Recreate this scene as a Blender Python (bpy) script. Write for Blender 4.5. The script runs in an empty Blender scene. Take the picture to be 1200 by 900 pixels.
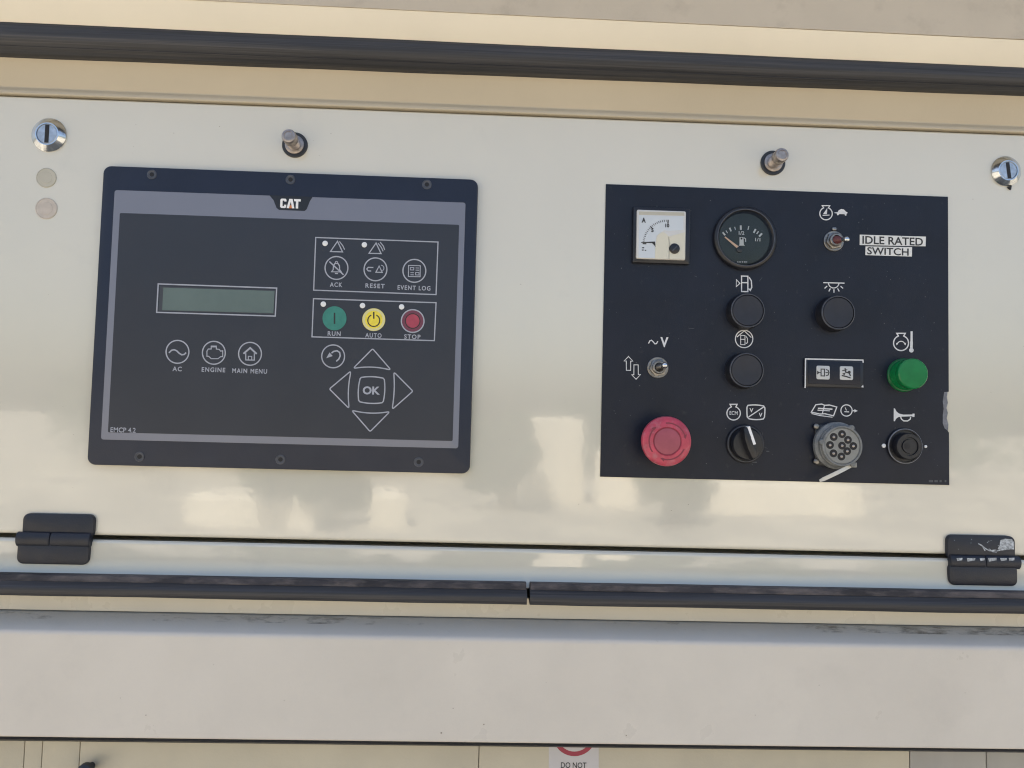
import bpy, math, random
from math import sin, cos, pi, radians
random.seed(7)
C = bpy.context.scene.collection
SC = bpy.context.scene

# ------------------------------------------------------------------ camera
# The door face is the plane y = 0, x to the right, z up, the camera stands at the origin's normal, D away.
D, F = 0.69, 867.0
PITCH, YAW, ROLL = radians(2.98722), radians(1.92250), radians(1.49749)
def cam_axes():
    fw = (sin(YAW)*cos(PITCH), cos(YAW)*cos(PITCH), sin(PITCH))
    r0 = (cos(YAW), -sin(YAW), 0)
    u0 = (r0[1]*fw[2]-r0[2]*fw[1], r0[2]*fw[0]-r0[0]*fw[2], r0[0]*fw[1]-r0[1]*fw[0])
    c, s = cos(ROLL), sin(ROLL)
    right = tuple(c*a+s*b for a, b in zip(r0, u0)); up = tuple(-s*a+c*b for a, b in zip(r0, u0))
    return right, up, fw
RT, UP, FW = cam_axes()
from mathutils import Matrix, Vector
cam_d = bpy.data.cameras.new('camera'); cam = bpy.data.objects.new('camera', cam_d); C.objects.link(cam)
cam_d.sensor_width = 36; cam_d.lens = F/1200*36; cam_d.clip_start = 0.01; cam_d.clip_end = 3000
cam.matrix_world = Matrix(((RT[0], UP[0], -FW[0], 0), (RT[1], UP[1], -FW[1], -D), (RT[2], UP[2], -FW[2], 0), (0, 0, 0, 1)))
SC.camera = cam

# ------------------------------------------------------------------ light
SUN_EL, SUN_AZ = radians(54), radians(-28)      # azimuth from +y (behind the housing) towards +x
w = bpy.data.worlds.new('World'); SC.world = w; w.use_nodes = True
nt = w.node_tree; sky = nt.nodes.new('ShaderNodeTexSky'); sky.sky_type = 'NISHITA'; sky.sun_disc = False
sky.sun_elevation = SUN_EL; sky.sun_rotation = SUN_AZ; sky.dust_density = 5.0; sky.air_density = 1.0; sky.ozone_density = 1.0
hz = nt.nodes.new('ShaderNodeHueSaturation'); hz.inputs['Saturation'].default_value = 0.95   # a pale hazy sky
nt.links.new(sky.outputs[0], hz.inputs['Color']); nt.links.new(hz.outputs[0], nt.nodes['Background'].inputs[0]); nt.nodes['Background'].inputs[1].default_value = 0.12
sd = bpy.data.lights.new('sun', 'SUN'); sd.energy = 4.5; sd.angle = radians(0.53); sd.color = (1, 0.96, 0.90)
sun = bpy.data.objects.new('sun', sd); C.objects.link(sun)
sdir = Vector((sin(SUN_AZ)*cos(SUN_EL), cos(SUN_AZ)*cos(SUN_EL), sin(SUN_EL)))
sun.rotation_euler = sdir.to_track_quat('Z', 'Y').to_euler()
vs = SC.view_settings; vs.view_transform = 'Standard'; vs.look = 'None'; vs.gamma = 1; vs.exposure = 1.36; vs.use_curve_mapping = False
SC.render.filter_size = 1.15; SC.cycles.filter_width = 1.15; SC.cycles.max_bounces = 8; SC.cycles.diffuse_bounces = 5; SC.cycles.use_denoising = True

# ------------------------------------------------------------------ measuring: a photograph pixel on the plane h metres in front of the door face
def pt(px, py, h=0.0):
    a, b = px-600, py-450
    d = [FW[i]*F+RT[i]*a-UP[i]*b for i in range(3)]
    t = (D-h)/d[1]
    return (d[0]*t, -h, d[2]*t)
def sz(px, h=0.0): return px*(D-h)/F

# ------------------------------------------------------------------ materials
MATS = {}
def mat(name, col, rough=0.5, metal=0.0, vary=0.06, vscale=8, bump=0.0, bscale=400, wave=0.0, coat=0.0,
        rvary=0.0, stretch=(1, 1, 1), dirt=None, spec=0.5, trans=0.0, dscale=30, dlo=0.55, dhi=0.75):
    m = bpy.data.materials.new(name); m.use_nodes = True; n = m.node_tree; N = n.nodes; L = n.links
    b = N['Principled BSDF']; tc = N.new('ShaderNodeTexCoord'); mp = N.new('ShaderNodeMapping'); mp.inputs['Scale'].default_value = stretch
    L.new(tc.outputs['Object'], mp.inputs[0])
    def noise(s, det=4, ro=0.55):
        t = N.new('ShaderNodeTexNoise'); t.inputs['Scale'].default_value = s; t.inputs['Detail'].default_value = det
        t.inputs['Roughness'].default_value = ro; L.new(mp.outputs[0], t.inputs['Vector']); return t
    def ramp(src, a, bb, lo, hi):
        r = N.new('ShaderNodeMapRange'); r.inputs[1].default_value = a; r.inputs[2].default_value = bb
        r.inputs[3].default_value = lo; r.inputs[4].default_value = hi; L.new(src, r.inputs[0]); return r.outputs[0]
    t = noise(vscale, 6); hs = N.new('ShaderNodeHueSaturation'); hs.inputs['Color'].default_value = (*col, 1)
    L.new(ramp(t.outputs[0], 0.3, 0.7, 1-vary, 1+vary), hs.inputs['Value']); out = hs.outputs[0]
    if dirt:
        dn = noise(dscale, 8, 0.65); mx = N.new('ShaderNodeMix'); mx.data_type = 'RGBA'; mx.inputs[7].default_value = (*dirt, 1)
        L.new(ramp(dn.outputs[0], dlo, dhi, 0, 0.8), mx.inputs[0]); L.new(out, mx.inputs[6]); out = mx.outputs[2]
    L.new(out, b.inputs['Base Color']); b.inputs['Metallic'].default_value = metal; b.inputs['Roughness'].default_value = rough
    b.inputs['Specular IOR Level'].default_value = spec; b.inputs['Coat Weight'].default_value = coat; b.inputs['Coat Roughness'].default_value = 0.03
    if trans: b.inputs['Transmission Weight'].default_value = trans
    if rvary: L.new(ramp(noise(vscale*2.3, 7).outputs[0], 0.3, 0.7, max(0.02, rough-rvary), rough+rvary), b.inputs['Roughness'])
    prev = None
    for amt, s, dist in ((bump, bscale, 0.0004), (wave, 14, 0.004)):
        if amt:
            bp = N.new('ShaderNodeBump'); bp.inputs['Strength'].default_value = amt; bp.inputs['Distance'].default_value = dist
            L.new(noise(s, 0 if coat else 2).outputs[0], bp.inputs['Height'])
            if prev: L.new(prev.outputs[0], bp.inputs['Normal'])
            prev = bp
    if prev: L.new(prev.outputs[0], b.inputs['Normal']); L.new(prev.outputs[0], b.inputs['Coat Normal'])
    MATS[name] = m; return m
CREAM = (0.625, 0.60, 0.515)
mat('cream_paint', CREAM, 0.07, vary=0.03, vscale=5, bump=0.030, bscale=210, wave=0.012, rvary=0.03, spec=0.8, coat=1.0, dirt=(0.52, 0.50, 0.44), dscale=9, dlo=0.60, dhi=0.85)
mat('cream_frame_paint', (0.60, 0.555, 0.455), 0.3, vary=0.04, vscale=9, bump=0.4, bscale=300, rvary=0.08)
mat('lit_strip_paint', (0.77, 0.715, 0.60), 0.35, vary=0.03, vscale=9, bump=0.3, bscale=300)  # light bounced off the ground is put into this paler colour
mat('upper_wall_paint', (0.52, 0.45, 0.345), 0.5, vary=0.05, vscale=14, bump=0.4, bscale=300, dirt=(0.38, 0.32, 0.24), dscale=30, dlo=0.55, dhi=0.85)  # browner than the strip below it, mottled darker at random
mat('shaded_recess_paint', (0.49, 0.435, 0.34), 0.4, vary=0.04, vscale=9, bump=0.3, bscale=300, rvary=0.08)  # shade beneath the seal is put into this darker colour
mat('beam_paint', (0.62, 0.575, 0.505), 0.33, vary=0.04, vscale=12, bump=0.35, bscale=420, rvary=0.06, dirt=(0.54, 0.50, 0.44), dscale=14, dlo=0.55, dhi=0.85)
mat('ledge_paint', (0.70, 0.67, 0.60), 0.5, vary=0.06, vscale=20, bump=0.3, dirt=(0.24, 0.21, 0.17), stretch=(0.35, 1, 1), dscale=38, dlo=0.66, dhi=0.85)
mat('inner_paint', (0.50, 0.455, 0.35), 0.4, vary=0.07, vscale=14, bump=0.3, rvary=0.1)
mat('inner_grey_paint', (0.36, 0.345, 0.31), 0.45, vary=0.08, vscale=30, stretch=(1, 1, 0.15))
mat('rubber', (0.030, 0.031, 0.036), 0.55, vary=0.4, vscale=500, stretch=(0.008, 1, 1), bump=0.8, bscale=600, dirt=(0.085, 0.08, 0.08), dscale=600, dlo=0.50, dhi=0.75)
mat('dusty_rubber', (0.035, 0.031, 0.034), 0.7, vary=0.5, vscale=60, stretch=(0.3, 1, 1), bump=1.0, bscale=700, dirt=(0.15, 0.125, 0.115), dscale=110, dlo=0.45, dhi=0.68)
mat('bezel_plastic', (0.018, 0.024, 0.042), 0.36, vary=0.08, vscale=25, bump=0.25, bscale=900, rvary=0.06, spec=0.34)
mat('membrane_film', (0.024, 0.028, 0.040), 0.34, vary=0.06, vscale=12, bump=0.2, bscale=1500, rvary=0.05, spec=0.5)
mat('border_ink', (0.19, 0.203, 0.25), 0.38, vary=0.04)
mat('print_grey', (0.37, 0.39, 0.45), 0.45, vary=0.08, vscale=200)
mat('print_white', (0.62, 0.63, 0.65), 0.5, vary=0.05, vscale=200)
mat('print_dark', (0.02, 0.02, 0.022), 0.5)
mat('faint_print', (0.06, 0.065, 0.075), 0.5)
mat('lens_white', (0.75, 0.77, 0.78), 0.3)
mat('logo_white', (0.80, 0.80, 0.80), 0.4)
mat('logo_orange', (0.62, 0.20, 0.06), 0.4)
mat('run_green', (0.035, 0.21, 0.17), 0.4, vary=0.12, vscale=200)
mat('auto_yellow', (0.80, 0.66, 0.06), 0.4, vary=0.12, vscale=200)
mat('auto_rim', (0.66, 0.62, 0.30), 0.4)
mat('stop_red', (0.37, 0.05, 0.085), 0.4, vary=0.12, vscale=200)
mat('stop_rim', (0.16, 0.04, 0.07), 0.4)
mat('display_glass', (0.115, 0.155, 0.145), 0.2, vary=0.07, vscale=30, rvary=0.05)
mat('display_shadow', (0.05, 0.055, 0.065), 0.3)
mat('decal_black', (0.009, 0.012, 0.023), 0.36, spec=0.32, vary=0.18, vscale=20, bump=0.25, bscale=1200, rvary=0.06, dirt=(0.035, 0.037, 0.042), dscale=120, dlo=0.62, dhi=0.8)
mat('torn_residue', (0.17, 0.18, 0.21), 0.6, vary=0.3, vscale=200)
mat('black_plastic', (0.012, 0.013, 0.018), 0.33, vary=0.2, vscale=60, bump=0.15, bscale=900)
mat('button_black', (0.014, 0.016, 0.026), 0.42, vary=0.2, vscale=90)
mat('rim_dark', (0.055, 0.06, 0.075), 0.3, vary=0.25, vscale=200)
mat('chrome', (0.62, 0.65, 0.68), 0.16, 1.0, vary=0.1, vscale=100, bump=0.2, bscale=300)
mat('lock_zinc', (0.46, 0.49, 0.53), 0.32, 0.9, vary=0.2, vscale=200, bump=0.3)
mat('dull_nickel', (0.26, 0.25, 0.24), 0.38, 1.0, vary=0.25, vscale=200, dirt=(0.12, 0.09, 0.07), dscale=300)
mat('bolt_steel', (0.37, 0.33, 0.31), 0.4, 0.85, vary=0.25, vscale=250, bump=0.4)
mat('rubber_washer', (0.022, 0.026, 0.034), 0.45)
mat('dust_grey', (0.14, 0.14, 0.15), 0.9)
mat('boot_red', (0.12, 0.035, 0.04), 0.5, vary=0.2, vscale=200)
mat('hinge_black', (0.011, 0.014, 0.024), 0.45, vary=0.2, vscale=40, bump=0.5, bscale=700, rvary=0.08)
mat('scraped_metal', (0.30, 0.34, 0.40), 0.35, 0.4, vary=0.6, vscale=500)
mat('meter_white', (0.60, 0.60, 0.585), 0.3, vary=0.03)
mat('meter_cream', (0.62, 0.60, 0.50), 0.35, vary=0.03)
mat('dial_blue_white', (0.55, 0.60, 0.65), 0.4, vary=0.04)
mat('dial_dark', (0.012, 0.021, 0.019), 0.4, vary=0.2, vscale=60)
mat('needle_orange', (0.75, 0.52, 0.38), 0.5)
mat('estop_red', (0.45, 0.050, 0.088), 0.38, vary=0.22, vscale=110, rvary=0.1, dirt=(0.42, 0.15, 0.18), dscale=160, dlo=0.5, dhi=0.70)
mat('estop_mark', (0.20, 0.03, 0.05), 0.6)
mat('estop_faded', (0.33, 0.07, 0.10), 0.5, vary=0.12, vscale=90)
mat('lamp_green', (0.003, 0.17, 0.045), 0.2, vary=0.12, vscale=90, spec=0.5)
mat('lamp_green_base', (0.005, 0.12, 0.035), 0.28, vary=0.12, vscale=90)
mat('connector_grey', (0.16, 0.17, 0.175), 0.5, vary=0.2, vscale=120, bump=0.4, dirt=(0.27, 0.27, 0.26), dscale=150, dlo=0.5, dhi=0.7)
mat('connector_face', (0.23, 0.235, 0.225), 0.5, vary=0.15, vscale=120, bump=0.3)
mat('hole_black', (0.008, 0.008, 0.010), 0.6)
mat('tie_white', (0.58, 0.57, 0.53), 0.4)
mat('label_tape', (0.66, 0.67, 0.66), 0.35, vary=0.05, vscale=60, bump=0.2)
mat('icon_tile', (0.50, 0.52, 0.53), 0.4)
mat('plug_pinkish', (0.50, 0.45, 0.40), 0.45, vary=0.08, vscale=160)
mat('plug_plastic', (0.46, 0.44, 0.37), 0.45, vary=0.05, vscale=80)
mat('sticker_white', (0.52, 0.50, 0.50), 0.4, vary=0.04, vscale=60)
mat('sticker_red', (0.30, 0.02, 0.05), 0.4)
mat('sunlit_patch_sand', (0.27, 0.24, 0.19), 0.9, vary=0.15, vscale=0.35, dirt=(0.46, 0.41, 0.31), dscale=0.75, dlo=0.50, dhi=0.54)  # pale patches paint sunlit ground between shadows into the sand
mat('block_paint', (0.74, 0.67, 0.52), 0.8, vary=0.12, vscale=1.5)
mat('far_wall_paint', (0.50, 0.44, 0.32), 0.8, vary=0.1, vscale=0.5)
mat('dark_leaves', (0.05, 0.08, 0.035), 0.8, vary=0.3, vscale=2)
mat('chip_brown', (0.16, 0.12, 0.09), 0.8)
mat('bark', (0.12, 0.09, 0.06), 0.9)
# clear window: mostly see-through with a fresnel reflection
def clear_mat():
    m = bpy.data.materials.new('clear_window'); m.use_nodes = True; N = m.node_tree.nodes; L = m.node_tree.links
    N.remove(N['Principled BSDF']); t = N.new('ShaderNodeBsdfTransparent'); t.inputs[0].default_value = (0.93, 0.95, 0.95, 1)
    g = N.new('ShaderNodeBsdfGlossy'); g.inputs['Roughness'].default_value = 0.12; f = N.new('ShaderNodeFresnel'); f.inputs[0].default_value = 1.3
    ns = N.new('ShaderNodeTexNoise'); ns.inputs['Scale'].default_value = 120; ad = N.new('ShaderNodeMath'); ad.operation = 'MULTIPLY_ADD'
    ad.inputs[1].default_value = 0.008; L.new(ns.outputs[0], ad.inputs[0]); L.new(f.outputs[0], ad.inputs[2])
    x = N.new('ShaderNodeMixShader'); L.new(ad.outputs[0], x.inputs[0]); L.new(t.outputs[0], x.inputs[1]); L.new(g.outputs[0], x.inputs[2])
    L.new(x.outputs[0], N['Material Output'].inputs[0]); MATS['clear_window'] = m
clear_mat()
def dark_film_mat():
    m = bpy.data.materials.new('dark_film'); m.use_nodes = True; N = m.node_tree.nodes; L = m.node_tree.links; b = N['Principled BSDF']
    b.inputs['Base Color'].default_value = (0.17, 0.14, 0.10, 1); b.inputs['Roughness'].default_value = 0.8
    tc = N.new('ShaderNodeTexCoord'); mp = N.new('ShaderNodeMapping'); mp.inputs['Scale'].default_value = (0.3, 1, 1); L.new(tc.outputs['Object'], mp.inputs[0])
    a = N.new('ShaderNodeTexNoise'); a.inputs['Scale'].default_value = 160; a.inputs['Detail'].default_value = 8; a.inputs['Roughness'].default_value = 0.7; L.new(mp.outputs[0], a.inputs['Vector'])
    c = N.new('ShaderNodeTexNoise'); c.inputs['Scale'].default_value = 9; L.new(tc.outputs['Object'], c.inputs['Vector'])
    k = N.new('ShaderNodeMath'); k.operation = 'ADD'; L.new(a.outputs[0], k.inputs[0]); L.new(c.outputs[0], k.inputs[1])
    r_ = N.new('ShaderNodeMapRange'); r_.inputs[1].default_value = 1.04; r_.inputs[2].default_value = 1.25; r_.inputs[4].default_value = 0.6; L.new(k.outputs[0], r_.inputs[0]); L.new(r_.outputs[0], b.inputs['Alpha'])
    MATS['dark_film'] = m
dark_film_mat()

# ------------------------------------------------------------------ mesh builder
FONT = {}
def glyphs(body, bold, space=1.0):
    k = (body, bold, space)
    if k not in FONT:
        cu = bpy.data.curves.new('t', 'FONT'); cu.body = body; cu.size = 1; cu.space_character = space; cu.offset = bold; cu.resolution_u = 3; cu.fill_mode = 'FRONT'
        o = bpy.data.objects.new('t', cu); C.objects.link(o)
        me = o.to_mesh(depsgraph=bpy.context.evaluated_depsgraph_get()) if False else o.to_mesh()
        vv = [(v.co.x, v.co.y) for v in me.vertices]; ff = [tuple(p.vertices) for p in me.polygons]
        o.to_mesh_clear(); bpy.data.objects.remove(o); bpy.data.curves.remove(cu)
        FONT[k] = (vv, ff)
    return FONT[k]
class M:
    def __init__(s): s.v = []; s.f = []; s.k = 0
    def add(s, vs_, fs): n = len(s.v); s.v += [tuple(a) for a in vs_]; s.f += [tuple(i+n for i in f) for f in fs]; return s
    # --- solids. 2D outlines are (x, z) in metres, h is the distance in front of the door face
    def plate(s, out, h0, h1, bev=0.0005, back=True, axis=None):
        n = len(out)
        if sum(out[i][0]*out[(i+1) % n][1]-out[(i+1) % n][0]*out[i][1] for i in range(n)) < 0: out = out[::-1]
        def inset(d):
            r = []
            for i in range(n):
                p, q, u = out[i-1], out[i], out[(i+1) % n]
                e1 = (q[0]-p[0], q[1]-p[1]); e2 = (u[0]-q[0], u[1]-q[1])
                l1 = math.hypot(*e1) or 1e-9; l2 = math.hypot(*e2) or 1e-9
                n1 = (-e1[1]/l1, e1[0]/l1); n2 = (-e2[1]/l2, e2[0]/l2)
                mx_, mz = n1[0]+n2[0], n1[1]+n2[1]; dd = max(0.3, (mx_*mx_+mz*mz)/2)
                r.append((q[0]+mx_*d/dd, q[1]+mz*d/dd))
            return r
        rings = [(out, h0)]
        if bev: rings += [(out, h1-bev), (inset(bev*0.3), h1-bev*0.3), (inset(bev), h1)]
        else: rings += [(out, h1)]
        vs_ = [(x, -h, z) for o, h in rings for x, z in o]; fs = []
        for k in range(len(rings)-1):
            for i in range(n): a = k*n+i; b = k*n+(i+1) % n; fs.append((a, b, b+n, a+n))
        fs.append(tuple(range((len(rings)-1)*n, len(rings)*n)))
        if back: fs.append(tuple(range(n-1, -1, -1)))
        return s.add(vs_, fs)
    def lathe(s, c, prof, n=48, tilt=(0, 0)):     # c = (x, z); prof = [(radius, h)...] from the back to the front; tilt shifts x,z per metre of h
        vs_ = []; fs = []
        h0 = prof[0][1]
        for r, h in prof:
            for i in range(n):
                a = 2*pi*i/n; vs_.append((c[0]+tilt[0]*(h-h0)+r*cos(a), -h, c[1]+tilt[1]*(h-h0)+r*sin(a)))
        for k in range(len(prof)-1):
            for i in range(n): a = k*n+i; b = k*n+(i+1) % n; fs.append((a, b, b+n, a+n))
        if prof[-1][0] > 1e-6: fs.append(tuple(range((len(prof)-1)*n, len(prof)*n)))
        return s.add(vs_, fs)
    def limb(s, ps, rs, n=20):                    # tube through 3D points, rounded end
        ps = [Vector(p) for p in ps]; d = (ps[-1]-ps[-2]).normalized(); r = rs[-1]; e = ps[-1]; ps = ps[:]; rs = list(rs)
        for a in (30, 60, 85): ps.append(e+d*r*sin(radians(a))); rs.append(r*cos(radians(a)))
        vs_ = []; fs = []
        for k, p in enumerate(ps):
            t = (ps[min(k+1, len(ps)-1)]-ps[max(k-1, 0)]).normalized(); u = t.cross(Vector((0.1, 0.2, 1))).normalized(); q = t.cross(u)
            for i in range(n): a = 2*pi*i/n; vs_.append(tuple(p+(u*cos(a)+q*sin(a))*rs[k]))
        for k in range(len(ps)-1):
            for i in range(n): a = k*n+i; b = k*n+(i+1) % n; fs.append((a, b, b+n, a+n))
        fs.append(tuple(range((len(ps)-1)*n, len(ps)*n))); fs.append(tuple(range(n-1, -1, -1)))
        return s.add(vs_, fs)
    def bar(s, L_, R_, ends=True):                # L_, R_: closed loops of 3D points, swept straight from one to the other
        n = len(L_); fs = [(i, (i+1) % n, (i+1) % n+n, i+n) for i in range(n)]
        if ends: fs += [tuple(range(n-1, -1, -1)), tuple(range(n, 2*n))]
        return s.add(list(L_)+list(R_), fs)
    # --- flat print, every stroke a hair above the one before; points are photograph pixels on the plane h
    def _h(s, h): s.k += 1; return h+s.k*0.000006
    def poly(s, pts, h):
        h = s._h(h); return s.add([pt(a, b, h) for a, b in pts], [tuple(range(len(pts)))])
    def line(s, pts, wpx, h, closed=False):
        h = s._h(h); P = [pt(a, b, h) for a, b in pts]; P = [(p[0], p[2]) for p in P]; w2 = sz(wpx, h)/2; n = len(P); vs_ = []
        for i in range(n):
            a = P[i-1] if (i or closed) else None; b = P[(i+1) % n] if (i < n-1 or closed) else None; q = P[i]
            ns = []
            for e0, e1 in ((a, q), (q, b)):
                if e0 is None or e1 is None: continue
                dx, dz = e1[0]-e0[0], e1[1]-e0[1]; l = math.hypot(dx, dz) or 1e-9; ns.append((-dz/l, dx/l))
            mx_ = sum(x[0] for x in ns)/len(ns); mz = sum(x[1] for x in ns)/len(ns); dd = max(0.25, mx_*mx_+mz*mz)
            vs_ += [(q[0]+mx_/dd*w2, -h, q[1]+mz/dd*w2), (q[0]-mx_/dd*w2, -h, q[1]-mz/dd*w2)]
        m_ = n if closed else n-1
        return s.add(vs_, [(2*i, 2*i+1, 2*((i+1) % n)+1, 2*((i+1) % n)) for i in range(m_)])
    def ring(s, cx, cy, rpx, wpx, h, a0=0, a1=360, n=40):
        full = a1-a0 >= 360
        k = max(6, int(n*(a1-a0)/360)); pts = [(cx+rpx*cos(radians(a0+(a1-a0)*i/k)), cy-rpx*sin(radians(a0+(a1-a0)*i/k))) for i in range(k if full else k+1)]
        return s.line(pts, wpx, h, full)
    def disc(s, cx, cy, rpx, h, n=32): return s.poly([(cx+rpx*cos(2*pi*i/n), cy-rpx*sin(2*pi*i/n)) for i in range(n)], h)
    def text(s, body, cx, cy, wpx, hpx, h, bold=0.02, slope=0.0, space=1.0):
        h = s._h(h); vv, ff = glyphs(body, bold, space); xs = [a for a, b in vv]; ys = [b for a, b in vv]
        c = pt(cx, cy, h); W = sz(wpx, h)/(max(xs)-min(xs)); H_ = sz(hpx, h)/(max(ys)-min(ys)); mx_ = (max(xs)+min(xs))/2; my = (max(ys)+min(ys))/2
        return s.add([(c[0]+(a-mx_)*W, -h, c[2]+(b-my)*H_+(a-mx_)*W*slope) for a, b in vv], ff)

def rrect(cx, cz, w_, h_, r, n=5):
    o = []
    for sx, sz_, a0 in ((1, 1, 0), (-1, 1, 90), (-1, -1, 180), (1, -1, 270)):
        for i in range(n+1):
            a = radians(a0+90*i/n); o.append((cx+sx*(w_/2-r)+r*cos(a), cz+sz_*(h_/2-r)+r*sin(a)))
    return o
def quad(ps, h, r=0.0, n=5):                      # measured corner pixels (tl, tr, br, bl), set square on the plane
    P = [pt(*p, h) for p in ps]; x0 = (P[0][0]+P[3][0])/2; x1 = (P[1][0]+P[2][0])/2; z1 = (P[0][2]+P[1][2])/2; z0 = (P[2][2]+P[3][2])/2
    if r: return rrect((x0+x1)/2, (z0+z1)/2, x1-x0, z1-z0, r, n)
    return [(x0, z0), (x1, z0), (x1, z1), (x0, z1)]
def xz(px, py, h=0.0): p = pt(px, py, h); return (p[0], p[2])

# ------------------------------------------------------------------ objects
def root_of(o):
    while o.parent: o = o.parent
    return o
def thing(name, label, cat, loc, group=None):
    o = bpy.data.objects.new(name, None); C.objects.link(o); o.location = loc; o.empty_display_size = 0.02
    o['label'] = label; o['category'] = cat
    if group: o['group'] = group
    return o
def part(name, m, mt, parent=None, label=None, kind=None, cat=None, group=None, smooth=35, loc=(0, 0, 0)):
    org = root_of(parent).location if parent else Vector(loc)
    me = bpy.data.meshes.new(name); me.from_pydata([(a-org[0], b-org[1], c-org[2]) for a, b, c in m.v], [], m.f); me.validate()
    for p in me.polygons: p.use_smooth = smooth > 0
    if smooth > 0: me.set_sharp_from_angle(angle=radians(smooth))
    me.materials.append(MATS[mt]); o = bpy.data.objects.new(name, me); C.objects.link(o)
    if parent: o.parent = parent
    else: o.location = loc
    if label: o['label'] = label
    if kind: o['kind'] = kind
    if cat: o['category'] = cat
    if group: o['group'] = group
    return o

# ================================================================== ground, with unseen blocks and plants added for the gloss to reflect
GZ = -1.35
g = M(); S_ = 1500; g.add([(-S_, -S_, GZ), (S_, -S_, GZ), (S_, S_, GZ), (-S_, S_, GZ)], [(0, 1, 2, 3)])
part('ground', g, 'sunlit_patch_sand', kind='structure', smooth=0)

def concrete(label, x, y, w_, d_, h_, rz):  # unseen pale block, added as a bright patch for the door to reflect
    t = thing('reflected_block', label, 'concrete block', (x, y, GZ), 'unseen blocks added behind the viewer for the door to reflect')
    m = M(); c, s = cos(rz), sin(rz); b = 0.06; vs_ = []
    for k, (i, z) in enumerate(((0, 0), (0, h_-b), (b, h_))):
        for sx, sy in ((-1, -1), (1, -1), (1, 1), (-1, 1)):
            a, e = sx*(w_/2-i), sy*(d_/2-i); vs_.append((x+a*c-e*s, y+a*s+e*c, GZ+z))
    m.add(vs_, [(0, 1, 5, 4), (1, 2, 6, 5), (2, 3, 7, 6), (3, 0, 4, 7), (4, 5, 9, 8), (5, 6, 10, 9), (6, 7, 11, 10), (7, 4, 8, 11), (8, 9, 10, 11)]); part('block', m, 'block_paint', t, smooth=0)
for a in (('long low pale block added at the right for reflections', 4.9, -11.5, 2.4, 0.9, 0.48, 0.1),
          ('tallest pale upright block added for reflections', 1.0, -12.5, 1.3, 0.9, 1.45, -0.15),
          ('waist-high pale block added beside the tallest one for reflections', 2.3, -12.0, 0.7, 0.7, 0.95, 0.3),
          ('wide low pale slab added at the left for reflections', -2.75, -8.8, 1.7, 0.8, 0.38, 0.22),
          ('small square pale block added right of the wide slab for reflections', -1.25, -9.0, 0.45, 0.5, 0.42, -0.2)): concrete(*a)
def added_tree(label, x, y, h_, rad):  # unseen plant, added as a dark backdrop in the door's reflections
    t = thing('reflected_tree', label, 'tree', (x, y, GZ), 'unseen trees and shrubs added behind the viewer for reflections')
    m = M(); m.limb([(x, y, GZ), (x+0.05, y, GZ+h_*0.4), (x-0.05, y, GZ+h_*0.8)], [0.16, 0.11, 0.04], 10); part('trunk', m, 'bark', t)
    m = M(); cl = [(x+random.gauss(0, rad*0.45), y+random.gauss(0, rad*0.4), GZ+h_*0.60+random.gauss(0, h_*0.17), rad*random.uniform(0.25, 0.5)) for _ in range(16)]
    for _ in range(2600):
        c = random.choice(cl); d = Vector((random.gauss(0, 1), random.gauss(0, 1), random.gauss(0, 1))).normalized(); p = Vector(c[:3])+d*c[3]*random.uniform(0.6, 1.1)
        if p.z < GZ+0.2: continue
        u_ = Vector((random.gauss(0, 1), random.gauss(0, 1), random.gauss(0, 1))).normalized(); v_ = u_.orthogonal().normalized(); k = random.uniform(0.06, 0.12)
        m.add([p-u_*k, p+v_*k*0.6, p+u_*k, p-v_*k*0.6], [(0, 1, 2, 3)])
    part('crown', m, 'dark_leaves', t, smooth=0)
for i, (lab, x, y, h_, rd) in enumerate((('broad dark tree added for reflections, leftmost', -9.5, -19, 4.4, 2.6), ('low round tree added for reflections, second from the left', -4.5, -17, 2.9, 2.0), ('slim tree added in the middle for reflections', -0.8, -18, 3.8, 1.5),
        ('spreading tree added behind the tall block for reflections', 3.4, -20, 3.4, 2.3), ('tall dark tree added for reflections, second from the right', 8.2, -21, 5.0, 2.4), ('broad low tree added for reflections, rightmost', 12.5, -20, 3.6, 2.8))):
    added_tree(lab, x, y, h_*0.52, rd*0.8)
added_tree('small shrub added in front of the tall block for reflections', 0.35, -10.6, 1.5, 0.6)
added_tree('low shrub added left of the long block for reflections', 2.6, -9.6, 1.1, 0.7)
added_tree('knee-high shrub added by the low block for reflections', -2.2, -8.6, 0.9, 0.6)
# ================================================================== generator housing
def end_pts(px_prof, r=None):
    """rows (y at x=0, y at x=1200, h) -> two loops of 3D points far left and far right"""
    L_, R_ = [], []
    for y0, y1, h in px_prof:
        a = Vector(pt(0, y0, h)); b = Vector(pt(1200, y1, h)); d = (b-a)/(b.x-a.x)
        L_.append(a+d*(-0.80-a.x)); R_.append(a+d*(0.80-a.x))
    return L_, R_
def rnd(loop, rad, n=4, support=True):                          # round the corners of a loop lying in a plane of constant x; rad per corner
    out = []
    N_ = len(loop)
    for i in range(N_):
        p, q, u = loop[i-1], loop[i], loop[(i+1) % N_]; r = rad[i]
        if not r: out.append(q); continue
        a = (p-q); b = (u-q); r_ = min(r, a.length*0.45, b.length*0.45); A = q+a.normalized()*r_; B = q+b.normalized()*r_
        e = 0.0007
        if support: out.append(A+a.normalized()*e)
        for k in range(n+1):
            t = k/n; out.append(A*(1-t)**2+q*2*t*(1-t)+B*t*t)
        if support: out.append(B+b.normalized()*e)
    return out
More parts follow.
